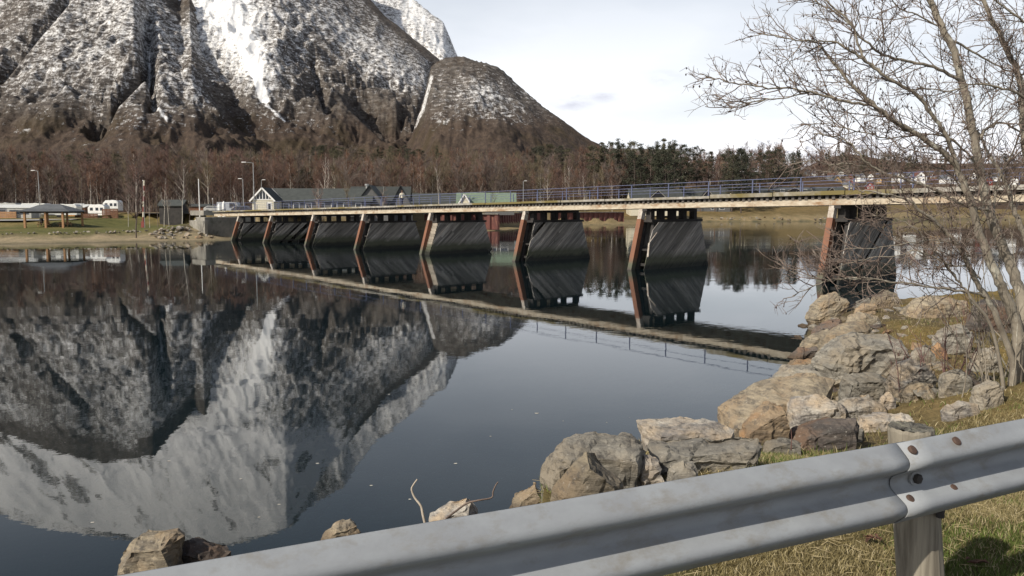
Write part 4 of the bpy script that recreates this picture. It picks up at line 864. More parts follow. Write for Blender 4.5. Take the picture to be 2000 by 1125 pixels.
def hullmesh(name, pts, seed, cuts=3, amp=.035, bev=True):
    bm = bmesh.new(); vs = [bm.verts.new(p) for p in pts]; r = bmesh.ops.convex_hull(bm, input=vs)
    bmesh.ops.delete(bm, geom=[g for g in set(r['geom_interior']+r['geom_unused']) if isinstance(g, bmesh.types.BMVert)], context='VERTS')
    sz = max((max(p[i] for p in pts)-min(p[i] for p in pts)) for i in range(3))
    bmesh.ops.dissolve_limit(bm, angle_limit=math.radians(14), verts=bm.verts, edges=bm.edges)
    bmesh.ops.triangulate(bm, faces=bm.faces)
    for _ in range(cuts+1):
        es = [e for e in bm.edges if e.calc_length() > sz*.055]
        if not es: break
        bmesh.ops.subdivide_edges(bm, edges=es, cuts=1, use_grid_fill=False); bmesh.ops.triangulate(bm, faces=[f for f in bm.faces if len(f.verts) > 3])
    bm.normal_update(); off = Vector((seed*3.1, seed*1.7, seed*.9)); mv = []; rr = random.Random(seed); bed = Vector((rr.uniform(-.5, .5), rr.uniform(-.4, .4), 1)).normalized(); jn = Vector((1, rr.uniform(-.8, .8), rr.uniform(-.4, .4))).normalized()
    for v in bm.verts:
        q = v.co/sz; b_ = q.dot(bed)*9+mnoise.noise(q*2.5+off)*1.3; c_ = q.dot(jn)*4.5+mnoise.noise(q*2+off*2)*1.0
        step = (mnoise.cell(Vector((math.floor(b_)*1.7+seed, seed, 3)))-.5)*.55+(mnoise.cell(Vector((math.floor(c_)*1.7, seed+5, 9)))-.5)*.6
        crack = -.9*max(0, 1-abs((b_ % 1)-.5)*9)-.7*max(0, 1-abs((c_ % 1)-.5)*11)
        n = mnoise.fractal(q*3+off, .8, 2.1, 5)*.45+mnoise.fractal(q*13+off, .7, 2.0, 3)*.16
        mv.append(v.co+v.normal*(amp*sz*(n+step+crack*.42)))
    for v, c in zip(bm.verts, mv): v.co = c
    bm.normal_update(); me = bpy.data.meshes.new(name); bm.to_mesh(me); bm.free(); return me
def rock(pix, m, label, name='boulder', Yd=0.0, thick=.75, group='boulders of the near bank', drop=.35, seed=None):
    seed = seed or int(pix[0][0]+pix[0][1]*3); rr = random.Random(seed)
    xb = [p for p in pix]; by = max(p[1] for p in pix); bx = sum(p[0] for p in pix)/len(pix)
    g = march(bx, min(by, 1400)-2, 3, 200); Y = g.y+Yd
    W3 = [at(px, py, Y) for px, py in pix]; c = sum(W3, Vector())/len(W3); wd = max(p.x for p in W3)-min(p.x for p in W3); ht = max(p.z for p in W3)-min(p.z for p in W3)
    t_ = thick*(wd*.5+ht*.5)*.5
    pts = []
    for p in W3:
        q = p-c; pts.append(q+Vector((0, rr.uniform(-.08, .12)*t_, 0)))
        for sgn, k in ((-1, rr.uniform(.62, .93)), (1, rr.uniform(.6, .95))):
            z = q.z*k - (0.10*ht if sgn < 0 else 0.0); pts.append(Vector((q.x*k+rr.uniform(-.05, .05)*wd, sgn*t_*rr.uniform(.7, 1.1), z)))
    zb = min(p.z for p in W3)-c.z
    for sx_ in (-.38, .0, .38): pts.append(Vector((sx_*wd, -t_*.5, zb-drop))); pts.append(Vector((sx_*wd, t_*.6, zb-drop)))
    c.y += t_*.6
    me = hullmesh(name, pts, seed % 97, 3); me.materials.append(RM[m]); o = bpy.data.objects.new(name, me); COL.objects.link(o); o.location = c
    return tag(o, label, 'rock', group)
rocks = [
 ([(213,1150),(215,1088),(248,1050),(300,1043),(335,1047),(350,1058),(345,1100),(340,1150)], 't', 'tan boulder with rough dark right face, leftmost above the guardrail', -.3),
 ([(330,1150),(335,1060),(370,1063),(400,1076),(445,1086),(440,1150)], 'd', 'darker stone standing for the shaded right side of the leftmost tan boulder', 0),  # boulder's shaded right side, its shade put into a dark stone colour
 ([(620,1070),(628,1045),(652,1024),(680,1020),(700,1030),(705,1070)], 't', 'small tan rock poking over the guardrail, second from the left', 0),
 ([(830,1050),(835,1006),(872,990),(908,977),(925,984),(932,1000),(930,1050)], 'p', 'pale striped wedge rock below the bare sticks', 0),
 ([(988,1010),(995,975),(1020,958),(1046,941),(1058,950),(1070,972),(1070,1010)], 't', 'small pointed brown rock just left of the big boulder', 0),
 ([(1055,918),(1064,900),(1092,880),(1130,872),(1150,864),(1200,859),(1240,868),(1268,882),(1275,930),(1240,990),(1085,990),(1070,960)], 'g', 'big rounded grey brown boulder at the water edge above the guardrail', .25),
 ([(1080,1000),(1085,960),(1112,918),(1148,886),(1170,898),(1205,925),(1236,945),(1240,990)], 't', 'angular tan boulder leaning in front of the big grey brown one', -.35),
 ([(1245,960),(1247,915),(1258,893),(1275,890),(1292,900),(1302,925),(1300,960)], 'p', 'small whitish flaky rock right of the angular tan boulder', 0),
 ([(1255,838),(1300,831),(1350,829),(1432,836),(1447,846),(1440,862),(1400,872),(1340,882),(1262,886)], 'p', 'flat topped pale slab jutting over the water', .25),
 ([(1270,890),(1275,878),(1340,868),(1430,862),(1502,862),(1488,892),(1440,905),(1340,925),(1280,925)], 'g', 'grey slab with dark square end under the pale flat slab', 0),
 ([(1296,950),(1305,915),(1338,897),(1360,908),(1372,930),(1360,950)], 'g', 'small smooth grey stone beside the whitish flaky rock', -.1),
 ([(1395,925),(1398,905),(1412,894),(1424,902),(1426,925)], 'g', 'tiny grey stone at the grass edge behind the guardrail', 0),
 ([(1410,805),(1420,795),(1460,783),(1540,752),(1610,735),(1650,752),(1640,785),(1560,815),(1500,832),(1450,846),(1415,832)], 't', 'long low sloping brown boulder running down to the water', .3),
 ([(1450,868),(1452,838),(1478,815),(1512,792),(1532,788),(1548,806),(1552,835),(1545,868)], 'o', 'pointed orange brown boulder standing in front of the long one', -.2),
 ([(1546,800),(1556,784),(1600,775),(1642,786),(1662,800),(1650,822),(1600,836),(1552,830)], 'p', 'pale wrinkled schist rock right of the pointed orange boulder', 0),
 ([(1640,800),(1655,783),(1700,780),(1732,794),(1742,812),(1700,822),(1650,820)], 'p', 'low pale layered rock at the end of the wrinkled one', 0),
 ([(1500,768),(1504,742),(1535,724),(1598,713),(1664,703),(1672,722),(1668,752),(1600,772),(1540,776)], 'g', 'blocky grey slab with a dark square right end above the long boulder', .2),
 ([(1592,715),(1604,690),(1650,664),(1692,650),(1750,650),(1780,668),(1792,700),(1785,735),(1720,752),(1640,748)], 'g', 'largest grey slab, broad sloping face in the middle of the bank', .3),
 ([(1648,775),(1652,742),(1668,732),(1722,733),(1752,748),(1772,768),(1740,790),(1680,790)], 'g', 'squat grey block below the largest slab', 0),
 ([(1742,765),(1746,735),(1770,712),(1800,700),(1834,712),(1842,740),(1830,772),(1780,778)], 'p', 'light grey tilted block right of the largest slab', 0),
 ([(1713,796),(1720,776),(1740,766),(1754,780),(1752,800)], 'p', 'small pale stone at the foot of the squat grey block', -.1),
 ([(1768,775),(1775,750),(1800,744),(1828,748),(1830,768),(1800,780)], 't', 'small brown loaf shaped stone above the dry grass patch', -.1),
 ([(1826,690),(1832,658),(1852,640),(1888,634),(1908,652),(1900,680),(1860,694)], 'g', 'grey block with dark hollow on the mossy slope', 0),
 ([(1820,700),(1826,678),(1838,670),(1852,684),(1850,702)], 'o', 'small orange cube shaped stone on the mossy slope', -.1),
 ([(1846,812),(1854,794),(1885,784),(1918,792),(1922,808),(1890,818)], 'p', 'flat whitish stone at the edge of the green verge', 0),
 ([(1566,690),(1572,668),(1592,654),(1622,644),(1634,658),(1620,684),(1590,696)], 't', 'brown rounded rock low at the water near the rail reflection', 0),
 ([(1586,655),(1594,638),(1618,628),(1646,624),(1658,636),(1645,652),(1605,660)], 'd', 'dark brown wet rock at the water between two lighter ones', 0),
 ([(1596,705),(1604,682),(1630,652),(1662,634),(1698,628),(1712,642),(1700,672),(1650,696)], 't', 'tall brown rock beside the largest grey slab', .1),
 ([(1578,622),(1588,598),(1608,578),(1636,570),(1656,584),(1656,612),(1620,626)], 't', 'round brown rock at the foot of the rusty bridge column', 0),
 ([(1698,604),(1706,578),(1732,564),(1756,572),(1758,594),(1735,606)], 't', 'brown rock in front of the shaded pier foot', 0),
 ([(1668,620),(1674,602),(1692,592),(1714,592),(1716,612),(1690,622)], 'o', 'small orange red stone between the rocks below the pier', 0),
 ([(1672,605),(1680,588),(1700,580),(1712,590),(1706,604)], 'g', 'small grey stone beneath the right bridge pier', .3),
 ([(1524,738),(1532,722),(1556,708),(1592,702),(1602,714),(1580,730),(1545,742)], 'o', 'bright orange stained rock lying in the shallow water', 0),
 ([(1545,880),(1556,852),(1590,832),(1640,820),(1684,822),(1692,838),(1650,856),(1600,880)], 'd', 'dark folded rock in the shade right of the pointed boulder', -.2),
 ([(1676,842),(1690,820),(1730,810),(1770,808),(1792,816),(1780,834),(1720,842)], 'p', 'low pale lichen covered rock left of the wooden post top', 0),
 ([(1615,862),(1625,846),(1660,837),(1690,842),(1692,856),(1650,866)], 'g', 'flat grey stone sunk in the verge grass', 0),
 ([(1490,884),(1500,866),(1540,858),(1572,868),(1570,884),(1530,892)], 'g', 'grey wedge of rock behind the dead grass stalks', 0),
 ([(1838,768),(1845,735),(1882,720),(1905,738),(1905,762),(1870,772)], 'g', 'grey stone behind the thin red shoots left of the stems', 0),
 ([(1900,725),(1908,694),(1938,680),(1956,696),(1955,722),(1925,730)], 'g', 'grey stone close to the left of the tree stems', 0),
 ([(1775,620),(1785,592),(1820,578),(1868,580),(1902,590),(1900,612),(1840,622)], 't', 'mossy brown rock ridge at the right of the spit', 0),
 ([(1895,640),(1905,600),(1940,585),(1985,592),(2010,620),(1990,650),(1930,652)], 'd', 'dark brown rock behind the clump of stems', 0),
 ([(1905,785),(1915,755),(1950,742),(1975,756),(1970,782),(1930,792)], 'g', 'grey stone against the foot of the tree', -.1),
 ([(1540,700),(1560,680),(1600,676),(1608,692),(1580,706)], 'd', 'flat dark wet rock awash at the shore', .2),
 ([(1655,640),(1662,618),(1690,610),(1722,618),(1728,640),(1690,648)], 't', 'brown rock between the spit moss and the shore', .1),
 ([(1780,700),(1790,682),(1815,678),(1830,692),(1822,708),(1795,712)], 'g', 'grey stone just below the small orange cube', 0),
]
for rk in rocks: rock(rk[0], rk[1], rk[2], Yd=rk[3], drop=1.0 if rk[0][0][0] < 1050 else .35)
# filler boulders along the near shore, in gaps and out of frame
tmpl = []
for k in range(10):
    rr = random.Random(500+k); pts = [Vector((rr.gauss(0, 1), rr.gauss(0, 1), rr.gauss(0, 1))).normalized()*rr.uniform(.8, 1.05) for _ in range(16)]
    pts = [Vector((p.x*1.0, p.y*.8, p.z*.6)) for p in pts]; me = hullmesh('boulder', pts, k, 2, .04); me.materials.append(RM['gtopdgtgpt'[k]]); tmpl.append(me)
for me in tmpl: pass
def scat_rock(P, s, k, label, group, cat='rock'):
    o = bpy.data.objects.new('boulder', tmpl[k % 10]); COL.objects.link(o); o.location = P; o.scale = (s*R.uniform(.8, 1.2), s*R.uniform(.8, 1.2), s*R.uniform(.7, 1.1)); o.rotation_euler = (R.uniform(-.5, .5), R.uniform(-.5, .5), R.uniform(0, 6.3))
    return tag(o, label, cat, group)
near_pts = [Vector((x, y, 0)) for x, y, k in WP if k == 'n'][4:19]
fill = 0
for i in range(len(near_pts)-1):
    a, b_ = near_pts[i], near_pts[i+1]; d = b_-a; n = Vector((d.y, -d.x, 0)).normalized(); L_ = d.length
    for q in range(int(L_*2.2)):
        p = a+d*R.random()+n*R.uniform(-.4, 3.2); s = R.uniform(.16, .42); p.z = max(hz1(p.x, p.y), -.25)+s*.05
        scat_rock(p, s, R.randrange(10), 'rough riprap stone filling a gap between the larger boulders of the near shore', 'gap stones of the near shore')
for q in range(110):
    px = R.uniform(1420, 1960); f = (px-1420)/540; py = R.uniform(640+0*f, 850-90*f) if px > 1600 else R.uniform(720, 860); g = march(px, py, 5, 80)
    if g.z < .1 or (px < 1600 and py < 1500-px*.5): continue
    s = R.uniform(.10, .30); scat_rock(g+Vector((0, 0, s*.15)), s, R.randrange(10), 'rough riprap stone filling a gap between the larger boulders of the near shore', 'gap stones of the near shore')
# riprap slope beside the left abutment
for q in range(95):
    px, py = R.uniform(296, 455), 0; f = (px-296)/160; top = 452-22*math.sin(min(f*1.5, 1)*1.57); py = R.uniform(top, 468-4*f)
    if px > 385 and py < 458: continue
    g = march(px, py, 60, 300); s = R.uniform(.25, .75)
    scat_rock(g+Vector((0, 0, s*.2)), s, R.randrange(10), 'angular riprap stone heaped on the bank left of the abutment', 'riprap stones beside the abutment')
for q in range(46):
    px = R.uniform(-20, 300); py = 457+R.uniform(-1.5, 1.5)-(px/300)*5; g = march(px, py, 60, 300); s = R.uniform(.15, .38)
    scat_rock(g+Vector((0, 0, s*.1)), s, 3+4*(q % 2), 'dark stone in the low eroded edge between sand and grass', 'stones along the grass edge of the far beach')
for q in range(34):
    px = R.uniform(1385, 1640); py = 427+R.uniform(-2, 3); g = march(px, py, 150, 500); s = R.uniform(.35, .9)
    scat_rock(g+Vector((0, 0, s*.1)), s, q % 10, 'small stone on the brown far bank in front of the riverside cabins', 'stones on the bank below the cabins')
# stones on the river bed near the shore
sb = MB(); rr = random.Random(3)
for q in range(900):
    px, py = rr.uniform(450, 1560), rr.uniform(700, 1100); p = onz(px, py, 0); h = hz1(p.x, p.y)
    if h > -.15: continue
    s = rr.uniform(.08, .34); n = 6; o_ = [(p.x+s*math.cos(a*1.047)*rr.uniform(.7, 1.1), p.y+s*math.sin(a*1.047)*rr.uniform(.6, 1)) for a in range(n)]
    sb.add([(x, y, h-.03) for x, y in o_]+[(p.x+(x-p.x)*.6, p.y+(y-p.y)*.6, h+s*.4) for x, y in o_], [(i, (i+1) % n, n+(i+1) % n, n+i) for i in range(n)]+[tuple(range(n, 2*n))])
tag(sb.build('river_bed_stones', mat('bed_stone', (.16, .15, .11), (.07, .075, .055), scale=2, rough=.9)), 'olive brown stones lying on the shallow river bed', 'stones', kind='stuff')

fk = MB(); rr = random.Random(8)
for px, py, s in [(1048,807,.10),(1000,800,.04),(958,852,.04),(1185,825,.03),(1100,822,.03),(800,975,.05),(890,905,.06),(725,948,.05),(620,905,.06),(545,985,.05),(470,935,.05),(330,900,.06),(180,1020,.05),(760,770,.06),(505,1010,.04)]+[(rr.uniform(0, 1300), rr.uniform(560, 1000), rr.uniform(.010, .022)) for _ in range(36)]:
    p = onz(px, py, .004); n = 7; a0 = rr.uniform(0, 6)
    if hz1(p.x, p.y) > -.1: continue
    s *= .6; fk.add([(p.x+s*math.cos(a0+q*.9)*rr.uniform(.6, 1.3), p.y+s*.7*math.sin(a0+q*.9)*rr.uniform(.6, 1.3), .004) for q in range(n)], [tuple(range(n))])
tag(fk.build('foam_flecks', mat('foam', (.55, .54, .48), (.35, .32, .25), scale=20)), 'small pale leaves and foam flecks drifting on the calm water', 'flecks', kind='stuff')
# ------------------------------------------------------------------ guardrail
M['galv'] = mat('weathered_galvanised_steel', (.285, .30, .31), (.235, .245, .255), scale=4.5, rough=.6, metal=.0, c3=(.20, .19, .17), s3=6, t3=(.50, .72), stretch=(1,1,2.2), bump=.2, bscale=70, spec=.3, bdist=.003)
ZT = 3.92
rt = [onz(px, py, ZT) for px, py in ((262,1119),(700,1034),(1250,936),(1750,865),(2000,811))]
dl = (rt[3]-rt[0]).normalized(); dr = (rt[4]-rt[3]); dr = (dr.normalized()*.5+dl*.5).normalized()
prof = [(-.156, .020), (-.152, .027), (-.146, .034), (-.118, .066), (-.108, .076), (-.098, .081), (-.088, .083), (-.078, .081), (-.068, .076), (-.060, .066), (-.028, .014), (-.018, .004), (-.008, 0)]
prof = [(z, y) for z, y in prof]+[(-z, y) for z, y in prof[::-1]]    # z down negative means top
def wbeam(a, b_, d, off, name, parent, org, n=24):
    up = Vector((0,0,1)); nrm = Vector((d.y, -d.x, 0)).normalized(); L_ = (b_-a).length; m = MB(); k = len(prof); TH = .0035
    for layer_ in (0, 1):
        for i in range(n+1):
            s = i/n; wob = .0015*math.sin(s*37+off*900)
            for z, y in prof: p = a+d*(L_*s)+nrm*(y-.020+off-layer_*TH+wob)+up*(-.156-z+wob); m.v.append((p.x-org.x, p.y-org.y, p.z-org.z))
    st = (n+1)*k
    for i in range(n):
        for j in range(k-1):
            m.f.append((i*k+j, (i+1)*k+j, (i+1)*k+j+1, i*k+j+1)); m.f.append((st+i*k+j, st+i*k+j+1, st+(i+1)*k+j+1, st+(i+1)*k+j)); m.m += [0, 0]
        for j in (0, k-1): m.f.append((i*k+j, st+i*k+j, st+(i+1)*k+j, (i+1)*k+j)); m.m.append(0)
    for i in (0, n):
        for j in range(k-1): m.f.append((i*k+j, i*k+j+1, st+i*k+j+1, st+i*k+j)); m.m.append(0)
    o = m.build(name, M['galv'], parent, smooth=True); fixn(o); return o
gr_ = thing('guardrail', 'galvanised steel road guardrail across the foreground bolted to a round wooden post', 'guardrail', (rt[3].x, rt[3].y, 3.1)); org = Vector(gr_.location)
jt = rt[3]; wbeam(jt-dl*7.5, jt+dl*.05, dl, 0, 'rail_beam', gr_, org, 60); wbeam(jt, jt+dr*7, dr, .0055, 'rail_beam', gr_, org, 50)
nr = Vector((dr.y, -dr.x, 0)).normalized()
M['rust'] = mat('rusty_bolt', (.12, .07, .048), (.08, .052, .04), scale=30, rough=.7, metal=.3)
# bolt heads on the upper and lower folds, a centre bolt with washer in the valley
sl_n = (nr*.75+Vector((0,0,.66))).normalized()
for s, z, y in ((.045, .040, .060), (.30, .040, .060)):
    for zz in (0, 1):
        base = jt+dr*s-Vector((0,0,1))*((.156-.132) if not zz else (.156+.058)); yy = .050-.020+.0055 if not zz else .050-.020+.0055
        p = base+nr*(yy+.002)-org; m = MB(); m.tube([p-sl_n*.006, p+sl_n*.004, p+sl_n*.008, p+sl_n*.0095], [.0185, .0185, .013, .004], 16); m.build('bolt_head', M['rust'], gr_, smooth=False)
p = jt+dr*.125-Vector((0,0,.156))-nr*.012-org; m = MB(); m.tube([p, p+nr*.010], .030, 18); w = m.build('washer', M['galv'], gr_); m = MB(); m.tube([p+nr*.011, p+nr*.028, p+nr*.032], [.019, .019, .012], 6); m.build('bolt_head', M['dark'], gr_)
for s, zz in ((.03, .092), (.24, .088)):
    p = jt+dr*s-Vector((0,0,zz+.012))+nr*.020-org; m = MB(); m.box(p, (.052, .006, .012), ax=(dr, nr, Vector((0,0,1)))); m.build('slot', M['dark'], gr_)
p = jt+dr*.28-Vector((0,0,.318))+nr*.0-org; m = MB(); m.tube([p+Vector((0,0,-.02)), p+Vector((0,0,.02))], .016, 8); m.build('bolt_nut', M['dark'], gr_)
# seam edge shading: a thin bright lip of the overlapping beam
woodm = mat('grey_post_wood', (.27, .24, .185), (.13, .112, .085), scale=38, rough=.9, stretch=(1,1,.035), bump=.8, bscale=30, c3=(.12, .105, .085), s3=9, t3=(.56, .68), bdist=.004)
woodt = mat('post_end_grain', (.17, .16, .13), (.06, .055, .045), scale=22, rough=.95, bump=1, c3=(.28, .27, .20), s3=20)
def post(px_t, py_t, px_b, Y, label_):
    a = at(px_t, py_t, Y); b_ = at(px_b, 1120, Y); b_ = b_+(b_-a)*.8
    m = MB(); pts = [a+(b_-a)*f for f in (1, .7, .4, .15, .012, 0)]; rad = [.092, .091, .090, .089, .088, .084]; n = 40; rr = random.Random(9)
    wob_ = [1+rr.uniform(-.02, .015) for _ in range(n)]; o0 = 0
    for i, p in enumerate(pts):
        for j in range(n): q = 2*math.pi*j/n; r_ = rad[i]*wob_[j]; m.v.append((p.x+r_*math.cos(q)-org.x, p.y+r_*math.sin(q)-org.y, p.z-org.z+(rr.uniform(-.004, .004) if i > 3 else 0)))
    for i in range(len(pts)-1):
        for j in range(n): m.f.append((i*n+j, i*n+(j+1) % n, (i+1)*n+(j+1) % n, (i+1)*n+j)); m.m.append(0)
    o = m.build('post', woodm, gr_)
    t_ = MB(); p = pts[-1]; vs = [(p.x-org.x, p.y-org.y, p.z-org.z-.003)]; 
    for ring, rr2 in ((.35, .0), (.7, .004), (.97, .0)):
        for j in range(n): q = 2*math.pi*j/n; r_ = .086*ring*wob_[j]; vs.append((p.x+r_*math.cos(q)-org.x, p.y+r_*math.sin(q)-org.y, p.z-org.z+rr.uniform(-.004, .005)))
    fs = [(0, 1+j, 1+(j+1) % n) for j in range(n)]+[(1+k*n+j, 1+(k+1)*n+j, 1+(k+1)*n+(j+1) % n, 1+k*n+(j+1) % n) for k in range(2) for j in range(n)]
    t_.add(vs, fs); t_.build('post_top', woodt, gr_); return o
post(1779, 834, 1797, rt[3].y+.225, '')
for s in (-4.0, 4.0):
    p = jt+(dl if s < 0 else dr)*s-nr*.12-org; m = MB(); m.tube([p+Vector((0,0,-1.6)), p+Vector((0,0,.03))], .09, 20); m.build('post', woodm, gr_)

# road under the camera
rdm = MB(); a0 = Vector((rt[0].x, rt[0].y, 0))+nr*.55
vs = []
for s in (-60, -20, -6, 0, 6, 20):
    for w_ in (0, 7): p = a0+dl*s+nr*w_; vs.append((p.x, p.y, 3.216))
rdm.add(vs, [(2*i, 2*i+1, 2*i+3, 2*i+2) for i in range(5)]); tag(rdm.build('road', M['asph']), kind='structure')
# ------------------------------------------------------------------ grass of the verge
def blades(name, cnt, region, hrange, w, seed, label, green=.62, zmin=2.0):
    rs_ = np.random.RandomState(seed); px = rs_.uniform(region[0], region[1], cnt); py = rs_.uniform(region[2], region[3], cnt)
    P = region_pts(region, cnt, rs_)
    x, y = P[:, 0], P[:, 1]; z = hz(x, y); ok = z > zmin
    clump = fbm(x*2.2, y*2.2, 4, 3); ok &= rs_.rand(len(x)) < sst(.25, .5, clump)+.35
    x, y, z, clump = x[ok], y[ok], z[ok], clump[ok]; n = len(x)
    h = rs_.uniform(hrange[0], hrange[1], n)*(.6+.9*clump); a = rs_.uniform(0, 6.283, n); lean = rs_.uniform(.35, 1.5, n); la = rs_.uniform(0, 6.283, n)
    gsel = rs_.rand(n) < green*sst(.35, .62, fbm(x*.9+5, y*.9, 3, 12))*1.6
    lean = np.where(gsel, lean*.65, lean*1.05)
    wx, wy = np.cos(a)*w/2, np.sin(a)*w/2; tx, ty = np.cos(la)*h*np.sin(lean), np.sin(la)*h*np.sin(lean); tz = h*np.cos(np.minimum(lean, 1.45))
    v = np.empty((n, 5, 3)); v[:, 0] = np.stack([x-wx, y-wy, z-.004], 1); v[:, 1] = np.stack([x+wx, y+wy, z-.004], 1)
    mx_, my_, mz_ = x+tx*.42, y+ty*.42, z+tz*.62
    v[:, 2] = np.stack([mx_+wx*.8, my_+wy*.8, mz_], 1); v[:, 3] = np.stack([mx_-wx*.8, my_-wy*.8, mz_], 1); v[:, 4] = np.stack([x+tx, y+ty, z+tz], 1)
    me = bpy.data.meshes.new(name); me.vertices.add(n*5); me.vertices.foreach_set('co', v.ravel())
    b0 = np.arange(n)*5; q = np.stack([b0, b0+1, b0+2, b0+3, b0+3, b0+2, b0+4], 1).ravel(); me.loops.add(n*7); me.loops.foreach_set('vertex_index', q)
    me.polygons.add(n*2); st = np.stack([np.arange(n)*7, np.arange(n)*7+4], 1).ravel(); me.polygons.foreach_set('loop_start', st); me.polygons.foreach_set('loop_total', np.tile([4, 3], n)); me.update(); me.validate()
    c = np.where(gsel[:, None], np.array([[.105, .14, .032]]), np.array([[.22, .18, .085]]))*rs_.uniform(.6, 1.25, (n, 1)); c = np.where((rs_.rand(n) < .12)[:, None], np.array([[.38, .32, .19]]), c)
    colattr(me, 'tint', np.repeat(c, 5, 0)); me.materials.append(grassm); o = bpy.data.objects.new(name, me); COL.objects.link(o); return tag(o, label, 'grass', kind='stuff')
def region_pts(reg, cnt, rs_):
    "reg: (s0, s1, r0, r1): along the rail and behind it"
    s = rs_.uniform(reg[0], reg[1], cnt); r = reg[2]+(reg[3]-reg[2])*rs_.rand(cnt)**1.2
    return np.stack([.4+.89*s-.45*r, 2.6+.45*s+.89*r], 1)
grassm = bpy.data.materials.new('grass_blades'); grassm.use_nodes = True; t = grassm.node_tree; b = t.nodes['Principled BSDF']; b.inputs['Roughness'].default_value = .75; b.inputs['Specular IOR Level'].default_value = .2
vc = nn(t, 'ShaderNodeVertexColor', layer_name='tint'); t.links.new(vc.outputs[0], b.inputs['Base Color'])
blades('verge_grass', 150000, (.2, 4.2, -.55, 1.6), (.012, .05), .0032, 4, 'matted straw and green grass under the guardrail')
blades('bank_grass', 90000, (.8, 9.5, 1.2, 3.9), (.025, .07), .005, 5, 'tufted green and straw grass between the guardrail and the boulders', .6)
blades('slope_grass', 70000, (3, 26, 3.6, 26), (.04, .12), .010, 6, 'dry tan grass and moss on the slope among the boulders', .10, 0.75)
# dry stalks and leaf litter
lt = MB(); rr = random.Random(11)
for q in range(1300):
    s, r_ = rr.uniform(.3, 4), rr.uniform(-.5, 3); x, y = .4+.89*s-.45*r_, 2.6+.45*s+.89*r_; z = hz1(x, y) if q % 9 == 0 else None
    if z is None: z = 3.2-.0
    a, L_ = rr.uniform(0, 6.28), rr.uniform(.03, .12)
    zz = hz1(x, y)+.02; lt.tube([(x, y, zz), (x+L_*math.cos(a), y+L_*math.sin(a), zz+rr.uniform(-.004, .02))], .0012, 3, False)
tag(lt.build('straw_litter', mat('straw', (.46, .38, .22), (.30, .23, .12), scale=9)), 'loose dead straws lying in the verge grass', 'straw', kind='stuff')
for k, (px, py, lab) in enumerate(((1905, 1112, 'dark brown leaf clump in the grass right of the post'), (1700, 1065, 'curled dead leaf in the grass left of the post'))):
    g = march(px, py, 1.5, 12); m = MB()
    for q in range(9):
        a, s = rr.uniform(0, 6.28), rr.uniform(.012, .03); c_ = g+Vector((rr.uniform(-.03, .03), rr.uniform(-.03, .03), .025+rr.uniform(0, .02)))
        m.add([c_+Vector((math.cos(a)*s, math.sin(a)*s, rr.uniform(-.01, .01))), c_+Vector((-math.sin(a)*s*.6, math.cos(a)*s*.6, .012)), c_-Vector((math.cos(a)*s, math.sin(a)*s, 0)), c_+Vector((math.sin(a)*s*.6, -math.cos(a)*s*.6, rr.uniform(0, .015)))], [(0,1,2,3)])
    tag(m.build('dead_leaves', mat('dead_leaf', (.12, .06, .035), (.08, .04, .025), scale=20)), lab, 'leaves')

# ------------------------------------------------------------------ bare tree at the right
bark = mat('grey_lichen_bark', (.29, .255, .20), (.16, .135, .105), scale=7, rough=.9, c3=(.42, .40, .33), s3=5, t3=(.58, .68), bump=.6, bscale=22, stretch=(1,1,.6), bdist=.01)
twigm = mat('twig_bark', (.18, .135, .11), (.11, .08, .065), scale=6, rough=.8, c3=(.25, .21, .17), s3=2, t3=(.5, .65)); conem = mat('alder_cone', (.045, .028, .022), rough=.9)
TY = 10.6
tree = thing('alder_tree', 'big leafless alder with several leaning grey stems filling the right edge', 'tree', march(1975, 748, 4, 40)); TO = Vector(tree.location); TY = TO.y
rt_ = random.Random(21); twig = MB(); fine_ = MB(); cones = MB(); L1 = MB()
def smooth(P, n):
    "Catmull-Rom"
    out = []; k = len(P)
    for i in range(k-1):
        p0, p1, p2, p3 = P[max(i-1, 0)], P[i], P[i+1], P[min(i+2, k-1)]
        for j in range(n):
            t_ = j/n; out.append(.5*((2*p1)+(p2-p0)*t_+(2*p0-5*p1+4*p2-p3)*t_*t_+(3*p1-p0-3*p2+p3)*t_**3))
    out.append(P[-1]); return out
def rnd3(): return Vector((rt_.gauss(0, 1), rt_.gauss(0, 1), rt_.gauss(0, 1))).normalized()
def grow(mb, P, d, L_, r0, r1, n, crook, up, sides):
    pts = [P.copy()]; d = d.normalized(); p = P.copy()
    for i in range(n): d = (d+rnd3()*crook+Vector((0,0,up))).normalized(); p = p+d*(L_/n); pts.append(p.copy())
    mb.tube([q-TO for q in pts], [r0+(r1-r0)*i/n for i in range(n+1)], sides, False); return pts
def cone_at(p, s):
    m = p-TO; c = [(s,0,0),(0,s,0),(-s,0,0),(0,-s,0),(0,0,s*1.5),(0,0,-s*1.5)]; cones.add([(m.x+a, m.y+b_, m.z+c_) for a, b_, c_ in c], [(0,1,4),(1,2,4),(2,3,4),(3,0,4),(1,0,5),(2,1,5),(3,2,5),(0,3,5)])
